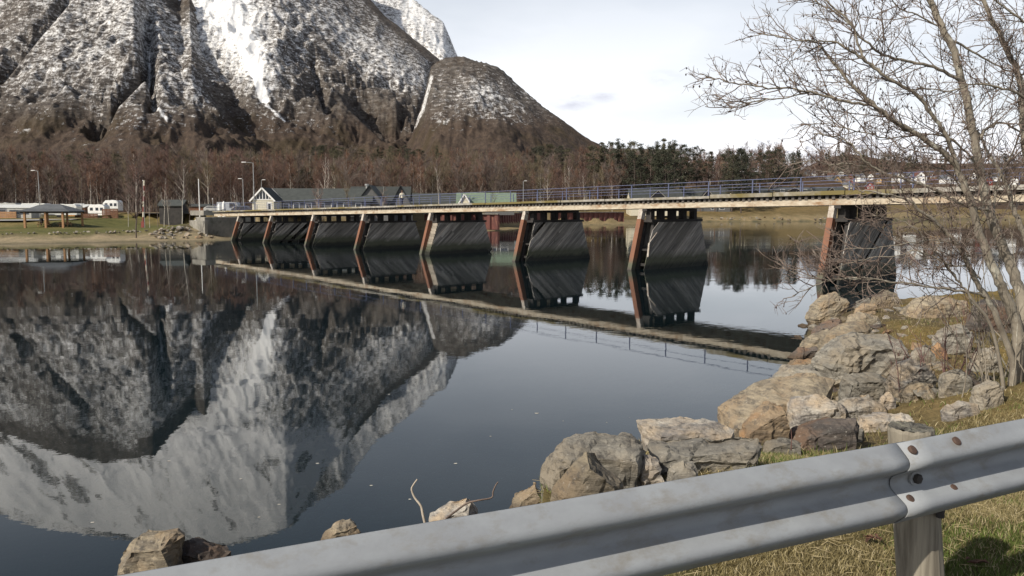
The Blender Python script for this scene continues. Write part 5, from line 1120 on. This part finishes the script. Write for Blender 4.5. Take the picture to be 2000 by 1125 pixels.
def dress(pts, r0, dens=1.0, start=0.0, l1=(.35, 1.15)):
    "secondary branches, twigs and fine twigs along a limb"
    n = len(pts); tot = sum((pts[i+1]-pts[i]).length for i in range(n-1)); k = max(2, int(tot*10.5*dens))
    for q in range(k):
        f = start+(1-start)*(q+rt_.random())/k; i = min(int(f*(n-1)), n-2); fr_ = f*(n-1)-i; P = pts[i].lerp(pts[i+1], fr_); T = (pts[i+1]-pts[i]).normalized()
        perp = rnd3(); perp = (perp-T*perp.dot(T)).normalized(); d = (T*rt_.uniform(.5, 1.0)+perp*rt_.uniform(.6, 1.0)+Vector((-.10, 0, .12))).normalized()
        L_ = rt_.uniform(*l1)*(1-.72*f); c = grow(L1, P, d, L_, .0072, .0036, 6, .20, .03, 4)
        for w_ in range(max(2, int(L_*11))):
            g = rt_.uniform(.15, 1); j = min(int(g*6), 5); P2 = c[j].lerp(c[j+1], g*6-j); T2 = (c[j+1]-c[j]).normalized(); pr = rnd3(); pr = (pr-T2*pr.dot(T2)).normalized()
            d2 = (T2*.8+pr*.8+Vector((0,0,.1))).normalized(); L2 = rt_.uniform(.12, .42)*(1-.3*g); c2 = grow(twig, P2, d2, L2, .0044, .0023, 4, .28, .05, 3)
            for z_ in range(rt_.randint(2, 5)):
                jj = rt_.randint(1, 4); pr = rnd3(); grow(fine_, c2[jj], (c2[jj]-c2[jj-1]).normalized()*.7+pr*.7, rt_.uniform(.04, .15), .0028, .0016, 2, .3, .1, 3)
            if rt_.random() < .30: cone_at(c2[-1]+Vector((0,0,-.015)), rt_.uniform(.008, .014))
stems = [ # name, points (px, py, dY), r0, r1, dressing density, start
 ('stem', [(1990,752,0),(1994,685,0),(1998,600,.05),(1980,535,.1),(1955,471,.1),(1927,400,.15),(1905,284,.2),(1890,213,.2),(1869,117,.2),(1840,53,.2),(1816,0,.2),(1790,-70,.2),(1760,-170,.2)], .085, .030, .55, .25),
 ('stem', [(1984,752,-.1),(1987,649,-.1),(1966,585,-.15),(1948,542,-.2),(1927,492,-.2),(1909,446,-.25),(1897,400,-.3),(1876,345,-.3),(1855,309,-.35),(1798,267,-.4),(1745,236,-.45),(1705,203,-.5),(1673,174,-.5),(1634,132,-.5),(1600,90,-.5)], .075, .013, .75, .35),
 ('branch', [(1869,320,-.3),(1844,260,-.35),(1816,220,-.4),(1791,185,-.45),(1745,160,-.5),(1709,132,-.5),(1684,107,-.5),(1663,46,-.5),(1613,0,-.5),(1585,-40,-.5)], .035, .010, .9, .05),
 ('branch', [(1772,255,-.4),(1745,235,-.45),(1705,207,-.55),(1656,199,-.6),(1606,185,-.65),(1549,174,-.7),(1500,172,-.7),(1442,164,-.7),(1405,155,-.7),(1378,149,-.7)], .026, .006, 1.0, .05),
 ('branch', [(1720,142,-.5),(1684,114,-.55),(1655,95,-.6),(1627,82,-.6),(1585,80,-.65),(1549,78,-.7),(1499,68,-.7),(1455,74,-.7)], .020, .005, 1.0, .05),
 ('branch', [(1588,178,-.65),(1540,190,-.7),(1490,196,-.75),(1450,205,-.75),(1425,212,-.75)], .012, .004, 1.0, .05),
 ('branch', [(1883,160,.2),(1833,135,.1),(1780,121,0),(1727,107,-.1),(1690,80,-.2),(1650,40,-.2),(1600,5,-.2),(1560,-20,-.2)], .028, .007, .9, .1),
 ('branch', [(1930,410,-.1),(1900,405,-.2),(1862,392,-.3),(1825,370,-.4),(1750,345,-.5),(1725,337,-.55),(1690,315,-.6),(1675,297,-.6),(1660,280,-.6),(1625,265,-.6),(1590,262,-.6)], .030, .007, .75, .1),
 ('branch', [(1750,345,-.5),(1735,342,-.5),(1690,327,-.55),(1650,319,-.6),(1620,322,-.65),(1600,315,-.7),(1570,315,-.7),(1545,322,-.7)], .013, .004, .7, .05),
 ('stem', [(1975,752,-.2),(1975,700,-.25),(1941,606,-.35),(1909,553,-.4),(1887,507,-.5),(1862,470,-.55),(1837,440,-.6),(1800,415,-.65),(1775,392,-.7),(1717,377,-.8),(1680,372,-.8)], .045, .008, .6, .3),
 ('branch', [(1945,600,-.3),(1925,580,-.4),(1891,571,-.5),(1820,560,-.6),(1767,553,-.7),(1720,548,-.75),(1678,542,-.8),(1640,545,-.8),(1607,553,-.85),(1575,565,-.85),(1548,577,-.85)], .022, .005, .62, .15),
 ('branch', [(1740,550,-.7),(1678,545,-.8),(1617,546,-.85),(1571,539,-.85),(1528,522,-.85)], .009, .004, .7, .1),
 ('branch', [(1915,545,-.4),(1890,520,-.45),(1860,518,-.5),(1790,490,-.65),(1760,497,-.7),(1700,505,-.75),(1640,520,-.8),(1575,545,-.8)], .015, .004, .6, .15),
 ('branch', [(1895,500,-.45),(1870,480,-.5),(1825,470,-.6),(1775,475,-.65),(1730,482,-.7),(1690,485,-.75),(1650,485,-.75)], .014, .004, .7, .1),
 ('stem', [(1998,756,.2),(2015,600,.3),(2010,500,.35),(1995,445,.35),(1980,412,.4),(1970,375,.4),(1962,350,.4),(1935,305,.45),(1910,262,.5),(1880,235,.5)], .05, .012, .6, .4),
 ('stem', [(2005,752,.35),(2030,600,.4),(2020,400,.4),(2000,260,.45),(1993,160,.5),(1976,117,.5),(1951,64,.5),(1919,0,.5),(1890,-80,.5)], .065, .022, .7, .3),
 ('branch', [(2080,300,.3),(2040,220,.2),(2000,190,.1),(1950,170,0),(1900,165,-.1),(1850,178,-.2),(1800,170,-.2)], .03, .008, .9, .1),
 ('branch', [(2090,120,.2),(2030,60,.1),(1980,30,0),(1930,-10,-.1)], .03, .01, 1.0, .0),
 ('branch', [(1905,284,.2),(1930,250,.3),(1960,240,.4),(2000,262,.5),(2050,290,.6)], .025, .01, .9, .1),
 ('branch', [(1912,330,.1),(1880,290,-.1),(1850,270,-.2),(1800,262,-.3),(1740,270,-.4),(1700,262,-.5),(1650,250,-.6),(1600,240,-.6),(1562,255,-.6)], .018, .005, .85, .1),
 ('branch', [(1850,75,.2),(1900,100,.3),(1950,130,.4),(2010,150,.5)], .02, .008, 1.0, 0),
 ('branch', [(1927,400,.1),(1890,380,0),(1850,335,-.1),(1800,325,-.2),(1760,310,-.3),(1700,300,-.4)], .018, .005, .8, .1),
 ('stem', [(1965,752,-.3),(1940,650,-.4),(1900,585,-.5),(1880,560,-.5),(1850,520,-.5),(1800,460,-.6),(1760,430,-.6),(1700,420,-.6)], .024, .005, .6, .3),
 ('branch', [(1955,471,.1),(1940,400,.3),(1960,330,.4),(1985,280,.5),(2005,200,.5)], .022, .008, .8, .1),
 ('branch', [(1840,53,.2),(1790,30,.1),(1750,10,0),(1720,-30,0)], .014, .006, .9, 0),
]
for nm, pts, r0, r1, dn, stt in stems:
    P = [at(px, py, TY+dy) for px, py, dy in pts]
    if nm == 'stem' and pts[0][1] > 740: P[0] = Vector((P[0].x, P[0].y, hz1(P[0].x, P[0].y)-.15))
    P = smooth(P, 5); n = len(P); P = [p+rnd3()*.012 if 0 < i < n-1 else p for i, p in enumerate(P)]
    rad = [(.85 if nm == 'branch' else 1)*(r0+(r1-r0)*(i/(n-1))**.8)*(1+.25*max(0, 1-i/4)*(nm == 'stem')) for i in range(n)]
    m = MB(); m.tube([p-TO for p in P], rad, 10 if r0 > .03 else 6); m.build(nm, bark, tree, smooth=True)
    dress(P, r1, dn, stt)
L1.build('side_branches', twigm, tree, smooth=True)['kind'] = 'stuff'; twig.build('twigs', twigm, tree)['kind'] = 'stuff'; fine_.build('fine_twigs', twigm, tree)['kind'] = 'stuff'; cones.build('cones', conem, tree)['kind'] = 'stuff'
# thin shoots at its foot
redt = mat('red_shoot_bark', (.16, .085, .07), (.10, .055, .05), scale=5, rough=.8)
def shoots(name, label, base, n, hmin, hmax, spread, m_, seed):
    global TO
    TO_old = TO; s_ = thing(name, label, 'bush', base); TO = Vector(base); rr = random.Random(seed)
    for q in range(n):
        P = Vector((base.x+rr.gauss(0, spread*.35), base.y+rr.gauss(0, spread*.3), 0)); P.z = hz1(P.x, P.y)-.05; m = MB()
        d = Vector((rr.gauss(-.15, .35), rr.gauss(0, .3), 1)); c = grow(m, P, d, rr.uniform(hmin, hmax), .010, .003, 7, .13, .02, 4)
        for k in range(7):
            j = rr.randint(2, 6); grow(m, c[j], (c[j+1]-c[j]).normalized()+rnd3()*.7, rr.uniform(.1, .45), .004, .002, 3, .2, .05, 3)
        m.build('shoot', m_, s_)
    TO = TO_old
shoots('willow_shoots', 'thin reddish shoots rising among grey stones left of the alder foot', march(1835, 762, 5, 40), 14, .5, 1.4, 1.0, redt, 3)
shoots('alder_shoots', 'grey upright sucker shoots crowding the foot of the alder', march(1945, 752, 5, 40), 20, .9, 2.4, .9, bark, 4)
shoots('twiggy_bush', 'sparse twiggy bush on the mossy slope behind the boulders', march(1905, 640, 5, 60), 14, .6, 1.6, 1.5, redt, 5)
shoots('bramble_twigs', 'few low twigs in front of the largest grey slab', march(1760, 745, 5, 60), 6, .4, 1.0, .8, redt, 6)
# driftwood sticks
drift = mat('bleached_wood', (.48, .42, .34), (.33, .28, .22), scale=9, rough=.8)
def stick(name, label, pts, Y, r, m_):
    P = [at(px, py, Y+dy) for px, py, dy in pts]; P = smooth(P, 4); o = P[0]; m = MB(); n = len(P); m.tube(P, [r*(1-.55*i/(n-1)) for i in range(n)], 7); ob = m.build(name, m_, None, smooth=True, loc=tuple(o)); return tag(ob, label, 'stick')
stick('dead_stick', 'bleached crooked stick standing up left of the striped wedge rock', [(832,1030,0),(826,1005,0),(822,988,.02),(810,972,.04),(804,956,.05),(808,946,.05),(815,936,.05)], 9.2, .017, drift)
stick('dead_stick', 'long bent stick lying over the striped wedge rock, tip curled up', [(868,1015,-.1),(885,1002,0),(912,983,.1),(935,977,.1),(960,972,.15),(963,960,.15),(968,948,.15),(973,941,.15)], 9.2, .014, twigm)
stick('dead_stick', 'pale split stick slanting among the small stones', [(1378,930,0),(1360,900,0),(1350,885,0),(1340,868,0)], 9.0, .014, drift)
stick('dead_stick', 'dark curved twig hanging over the pale flat slab', [(1255,888,0),(1290,882,0),(1320,885,0),(1345,886,.1),(1370,884,.1)], 10.2, .008, twigm)
stick('dead_stick', 'dark thin twig crossing the face of the pale slab', [(1305,866,0),(1325,872,0),(1345,882,0),(1368,885,0)], 10.1, .007, twigm)
stick('dead_stick', 'black weathered branch stub lying on the blocky grey slab', [(1570,722,0),(1590,715,0),(1612,708,0),(1632,702,0)], 19.5, .06, M['dark'])
for k, px in enumerate((1105, 1388, 1545)):
    stick('dry_stalk', ['thin red brown stalk in front of the big rounded boulder', 'dead grass stalk before the grey slab end', 'dead grass stalk in front of the dark shaded rock'][k], [(px, (965, 905, 868)[k]+12, 0), (px+1, (930, 885, 855)[k], 0), (px, (885, 872, 838)[k], 0)], (8.2, 7.2, 6.8)[k], .005, redt)
# ------------------------------------------------------------------ forest
barkd = mat('forest_trunk', (.13, .10, .085), (.08, .06, .05), scale=2, rough=.9, rnd=.4); birchb = mat('birch_bark', (.50, .46, .40), (.34, .30, .25), scale=1.2, rough=.8, c3=(.08, .07, .06), s3=2.5, stretch=(1,1,2))
crownm = [mat('twig_crown_%s' % n, c, tuple(x*.7 for x in c), scale=.5, rough=.9, rnd=.25) for n, c in (('purple', (.150, .088, .070)), ('russet', (.185, .105, .070)), ('olive', (.165, .130, .078)), ('grey', (.160, .125, .105)))]
needle = mat('pine_needles', (.050, .052, .030), (.028, .032, .020), scale=.8, rough=.85, rnd=.3); needle2 = mat('olive_needles', (.080, .072, .038), (.05, .048, .028), scale=.8, rough=.85, rnd=.3)
def bare_tree(seed, H, slender, trunk, crown, ntw=560, tw=.032):
    rr = random.Random(seed); m = MB(); g = lambda s=1: rr.gauss(0, s)
    pts = [Vector((0,0,-.5))]; d = Vector((g(.04), g(.04), 1)); n = 6
    for i in range(n): d = (d+Vector((g(.05), g(.05), .1))).normalized(); pts.append(pts[-1]+d*(H*.92/n))
    m.tube(pts, [.014*H*(1-i/(n+.3))*.55+.012 for i in range(n+1)], 5, False); limbs = []
    for k in range(16 if slender else 20):
        f = rr.uniform(.22 if not slender else .3, .95); i = min(int(f*n), n-1); P = pts[i].lerp(pts[i+1], f*n-i); a = rr.uniform(0, 6.283); L_ = H*(.30 if slender else .42)*(1.15-f)*rr.uniform(.7, 1.2)
        d = Vector((math.cos(a), math.sin(a), rr.uniform(.7, 1.8) if slender else rr.uniform(.4, 1.3))).normalized(); q = [P]
        for s in range(3): d = (d+Vector((g(.15), g(.15), .12))).normalized(); q.append(q[-1]+d*L_/3)
        m.tube(q, [.05*H/12, .035*H/12, .02*H/12, .012], 3, False); limbs.append(q)
    m.mi = 1
    limbs.append(pts[-3:]+[pts[-1]+Vector((0,0,.3))])
    for k in range(ntw):
        q = rr.choice(limbs); j = rr.randrange(len(q)-1); P = q[j].lerp(q[j+1], rr.random()); d = ((q[j+1]-q[j]).normalized()+Vector((g(.6), g(.6), g(.45)+.35))).normalized(); L_ = rr.uniform(.5, 1.7)*H/13
        e1 = P+d*L_*.5+Vector((g(.08), g(.08), g(.08))); e2 = e1+(d+Vector((g(.4), g(.4), .1+g(.3)))).normalized()*L_*.5; s = d.cross(Vector((g(), g(), g()))).normalized()*tw*.5
        m.add([P-s, P+s, e1+s*.8, e1-s*.8, e2], [(0,1,2,3), (3,2,4)])
        for _ in range(2):
            P3 = P.lerp(e1, rr.random()); e3 = P3+(d+Vector((g(.7), g(.7), g(.5)))).normalized()*L_*rr.uniform(.25, .5); m.add([P3-s*.7, P3+s*.7, e3], [(0,1,2)])
    me_o = m.build('bare_tree', [trunk, crown]); me = me_o.data; bpy.data.objects.remove(me_o); return me
def pine(seed, H, wd, nmat, conic=False):
    rr = random.Random(seed); m = MB(); m.tube([(0,0,-.5), (.1,0,H*.5), (0,.1,H*.97)], [.22, .15, .03], 6, False); m.mi = 1; blobs = []
    for k in range(46):
        f = rr.uniform(.20, 1)**.9; rad = wd*(1-f)**.8*1.1 if conic else wd*math.sqrt(max(.04, 1-((f-.58)/.46)**2)); a = rr.uniform(0, 6.28); q = rad*rr.uniform(.35, 1); c = Vector((q*math.cos(a), q*math.sin(a), f*H-.12*q)); blobs.append((c, rr.uniform(.10, .19)*wd*1.6))
        m.mi = 0; m.tube([(0, 0, f*H-.15*H*.3), c], [.05, .02], 3, False); m.mi = 1
    for k in range(2500):
        c, r_ = rr.choice(blobs); p = c+Vector((rr.gauss(0, r_*.62), rr.gauss(0, r_*.62), rr.gauss(0, r_*.33))); s = rr.uniform(.16, .38); u_ = Vector((rr.gauss(0,1), rr.gauss(0,1), rr.gauss(0,.6))).normalized(); v_ = u_.cross(Vector((rr.gauss(0,1), rr.gauss(0,1), rr.gauss(0,1)))).normalized()
        m.add([p-u_*s, p+v_*s*.5, p+u_*s*rr.uniform(.7, 1.2)], [(0,1,2)])
    o = m.build('pine', [barkd, nmat]); me = o.data; bpy.data.objects.remove(o); return me
BT = [bare_tree(300+i, 12.5, i % 3 == 2, birchb if i % 3 == 2 else barkd, crownm[i % 4]) for i in range(8)]
PT = [pine(400, 13, 3.0, needle), pine(401, 14, 2.6, needle2), pine(402, 15, 2.4, needle, True), pine(403, 12, 3.4, needle), pine(404, 15, 2.3, needle2, True)]
rs_ = np.random.RandomState(5)
def sample(n, y0, y1, u0, u1, pw=1.0):
    Y = y0+(y1-y0)*rs_.rand(n)**pw; U_ = u0+(u1-u0)*rs_.rand(n); return np.stack([U_*Y, Y], 1)
front = lambda u: np.interp(u, [-.9, -.45, -.36, -.30, -.1, 0, .12, .2, .3, .36, .5, .9], [188, 186, 182, 192, 204, 222, 285, 330, 372, 392, 420, 420])
pts = np.concatenate([sample(1500, 180, 330, -.85, .14, 1.3), sample(1500, 300, 920, -.8, .14, 1.2), sample(1500, 280, 470, .08, .40), sample(1200, 430, 1150, .3, .95, 1.0), sample(420, 420, 900, .08, .35)])
uu = pts[:, 0]/pts[:, 1]; ok = pts[:, 1] > front(uu)*(1+.03*(rs_.rand(len(uu))-.5)); ok &= ~((uu > .33) & (pts[:, 1] < 620) & (rs_.rand(len(uu)) < .72)); pts = pts[ok]
o_ = np.argsort(pts[:, 1]); pts = pts[o_]; PZ = hz(pts[:, 0], pts[:, 1])
near_n = 292; gname = 'bare trees of the wood behind the cabins'
for i in range(near_n):
    x, y = pts[i]; o = bpy.data.objects.new('bare_tree', BT[rs_.randint(8)]); COL.objects.link(o); s = rs_.uniform(.85, 1.35)*(.95 if y < 200 else 1.0); o.location = (x, y, PZ[i]-.1); o.scale = (s, s, s*rs_.uniform(.95, 1.12)); o.rotation_euler = (0, 0, rs_.uniform(0, 6.28))
    tag(o, 'leafless brown tree in the front rows of the wood behind the cabins and camp', 'tree', gname)
def gn_scatter(name, label, meshes, P, Z, smin, smax):
    c = bpy.data.collections.new(name+'_kinds')
    for me in meshes: c.objects.link(bpy.data.objects.new('tree_kind', me))
    me = bpy.data.meshes.new(name); n = len(P); me.vertices.add(n); me.vertices.foreach_set('co', np.stack([P[:, 0], P[:, 1], Z-.2], 1).ravel())
    a = me.attributes.new('tsize', 'FLOAT_VECTOR', 'POINT'); s = rs_.uniform(smin, smax, n); a.data.foreach_set('vector', np.stack([s, s, s*rs_.uniform(.9, 1.15, n)], 1).ravel().astype(np.float32))
    a = me.attributes.new('trot', 'FLOAT_VECTOR', 'POINT'); a.data.foreach_set('vector', np.stack([np.zeros(n), np.zeros(n), rs_.uniform(0, 6.28, n)], 1).ravel().astype(np.float32))
    a = me.attributes.new('tkind', 'INT', 'POINT'); a.data.foreach_set('value', rs_.randint(0, len(meshes), n).astype(np.int32)); me.update()
    o = bpy.data.objects.new(name, me); COL.objects.link(o)
    ng = bpy.data.node_groups.new(name, 'GeometryNodeTree'); ng.interface.new_socket('Geometry', in_out='INPUT', socket_type='NodeSocketGeometry'); ng.interface.new_socket('Geometry', in_out='OUTPUT', socket_type='NodeSocketGeometry')
    gi, go = ng.nodes.new('NodeGroupInput'), ng.nodes.new('NodeGroupOutput'); ip = ng.nodes.new('GeometryNodeInstanceOnPoints'); ci = ng.nodes.new('GeometryNodeCollectionInfo')
    ci.inputs['Collection'].default_value = c; ci.inputs['Separate Children'].default_value = True; ci.inputs['Reset Children'].default_value = True; ip.inputs['Pick Instance'].default_value = True
    def na_(nm, ty): q = ng.nodes.new('GeometryNodeInputNamedAttribute'); q.data_type = ty; q.inputs['Name'].default_value = nm; return q.outputs['Attribute']
    ng.links.new(gi.outputs[0], ip.inputs['Points']); ng.links.new(ci.outputs[0], ip.inputs['Instance']); ng.links.new(na_('tkind', 'INT'), ip.inputs['Instance Index']); ng.links.new(na_('trot', 'FLOAT_VECTOR'), ip.inputs['Rotation']); ng.links.new(na_('tsize', 'FLOAT_VECTOR'), ip.inputs['Scale']); ng.links.new(ip.outputs[0], go.inputs[0])
    md = o.modifiers.new('scatter', 'NODES'); md.node_group = ng; return tag(o, label, 'forest', kind='stuff')
gn_scatter('forest', 'brown leafless wood stretching from the valley floor to the mountain foot', BT, pts[near_n:], PZ[near_n:], .9, 1.35)
# pines: individuals, with places read from the photograph
pn = []
for px, pt, Y, k in ((1160,284,300,1),(1176,280,306,4),(1192,276,300,0),(1207,272,305,2),(1222,280,312,0),(1238,276,306,1),(1252,282,300,2),(1268,286,306,0),(1284,277,300,2),(1297,273,305,4),(1308,278,300,2),(1318,275,308,2),(1330,282,310,0),(1345,290,322,1),(1362,286,320,0),(1240,296,290,3),
                    (1424,294,300,0),(1440,290,296,3),(1456,293,300,0),(1432,302,290,1),(1450,304,288,3),(1486,298,330,0),(1502,294,340,1),(1522,290,345,0),(1545,298,350,3),(1560,294,360,2),(1300,292,288,3),(1318,296,290,0),(1286,298,288,2),(1272,300,292,0),(1385,296,330,1),
                    (588,332,205,3),(600,336,208,1),(1075,282,330,1),(1060,286,330,3),(1090,284,335,0),(1108,290,330,1),(1040,288,340,0),(1620,300,520,0),(1650,298,540,3),(1690,302,560,1),(1730,300,560,0),(1780,304,580,3),(1840,303,600,1),(1900,304,600,0),(1960,300,600,3)):
    pn.append((px, pt, Y, k))
for q in range(44): pn.append((R.uniform(610, 860), R.uniform(283, 300), R.uniform(560, 700), R.choice((1, 0, 1, 4))))
for q in range(14): pn.append((R.uniform(340, 520), R.uniform(300, 322), R.uniform(330, 460), R.choice((1, 3))))
for q in range(10): pn.append((R.uniform(-40, 330), R.uniform(296, 310), R.uniform(420, 560), R.choice((1, 3))))
Hs = [13, 14, 15, 12, 15]
for px, pt, Y, k in pn:
    p = at(px, pt, Y); z = hz1(p.x, p.y); h = p.z-z; h = max(6, min(h, 26)); s = h/Hs[k]; o = bpy.data.objects.new('pine_tree', PT[k]); COL.objects.link(o); o.location = (p.x, p.y, p.z-h); sw = min(max(s, .55), 1.25) if Y > 400 else min(max(s*.9, .6), 1.2); o.scale = (sw, sw, s); o.rotation_euler = (0, 0, R.uniform(0, 6.28))
    if px > 1600: lab, gr2 = 'dark pine on the ridge above the village houses', 'pines above the village'
    elif px > 1140: lab, gr2 = 'dark green pine on the wooded skyline right of the mountain', 'pines on the skyline knoll'
    elif px > 1000: lab, gr2 = 'olive pine at the foot of the rounded mountain shoulder', 'pines under the rounded shoulder'
    elif px > 605: lab, gr2 = 'dull green pine in the belt below the middle mountain face', 'pines below the middle face'
    elif px > 560: lab, gr2 = 'dark pine standing alone in the brown wood behind the long cabin', 'pines behind the long cabin'
    else: lab, gr2 = 'scattered green pine in the brown wood on the left', 'scattered pines of the left wood'
    tag(o, lab, 'tree', gr2)
# single trees by the shore and cabins
slen = [bare_tree(600+i, 12, True, birchb if i != 1 else barkd, crownm[(0, 2, 1)[i]], 240, .03) for i in range(3)]; broad = bare_tree(610, 12, False, barkd, crownm[0], 380, .03)
singles = [(265,296,445,118,'b','dark broad alder standing alone on the beach bank right of the picnic shelter',0),(250,360,428,140,'s','short white birch trunk left of the lone alder',0),(308,340,432,126,'s','slender tree leaning slightly, right of the barrier arm',1),(320,338,430,128,'s','thin grey tree second right of the barrier arm',2),
 (330,352,428,130,'s','thin pale tree third right of the barrier arm',0),(355,300,424,132,'s','tall pale leaning birch in front of the black garage hut',0),(370,372,424,128,'s','short dark sapling on the embankment beside the riprap',1),(292,368,430,130,'s','thin sapling right beside the striped barrier arm',2),(161,318,420,158,'s','tall thin birch rising behind the orange awning',1),(82,352,420,156,'s','slender leaning tree behind the shelter roof',2),
 (463,352,412,136,'s','small crooked white birch at the bridge end',0),(612,350,405,136,'s','thin birch in front of the long roof, left of the pair',2),(620,345,405,136,'s','thin white birch in front of the long roof, right of the pair',0),(633,286,398,185,'s','tall white birch towering over the long cabin roof',0),(641,292,398,188,'s','white birch close behind the tall one above the long roof',0),(682,350,405,140,'s','reddish birch before the middle of the long roof',1),
 (741,350,400,142,'s','slim tree in front of the wide grey gable',2),(858,300,396,178,'s','pale birch behind the railing right of the walking person',0),(963,340,396,170,'s','orange lit slim tree before the green roof',1),(1060,330,398,245,'s','pale thin pole like birch right of the arched tunnel',0),(1143,330,394,262,'s','pale birch behind the railing halfway along the bridge',0),(1196,345,392,265,'s','white stemmed birch left of the first dark gable',0),(1110,300,396,268,'s','tall tan birch above the railing in the middle of the wood',0),(1372,320,380,330,'s','yellowish tall birch stem above the second gable',1)]
for px, pt, pb, Y, kd, lab, k in singles:
    g = at(px, pb, Y); z = hz1(g.x, g.y); H = at(px, pt, Y).z-z; me = broad if kd == 'b' else slen[k]; t_ = thing('bare_tree' if kd == 'b' else 'birch_tree', lab, 'tree', (g.x, g.y, z), R.uniform(0, 6.28))
    s = H/11.6; w_ = s if kd == 'b' else s*.8; t_.scale = (w_, w_, s)
    for nm, keep in (('trunk', 0), ('crown', 1)):
        key = me.name+nm
        if key not in bpy.data.meshes:
            bm = bmesh.new(); bm.from_mesh(me); bmesh.ops.delete(bm, geom=[f for f in bm.faces if f.material_index != keep], context='FACES'); mc = bpy.data.meshes.new(key); bm.to_mesh(mc); bm.free()
            for mt_ in me.materials: mc.materials.append(mt_)
        o = bpy.data.objects.new(nm, bpy.data.meshes[key]); COL.objects.link(o); o.parent = t_
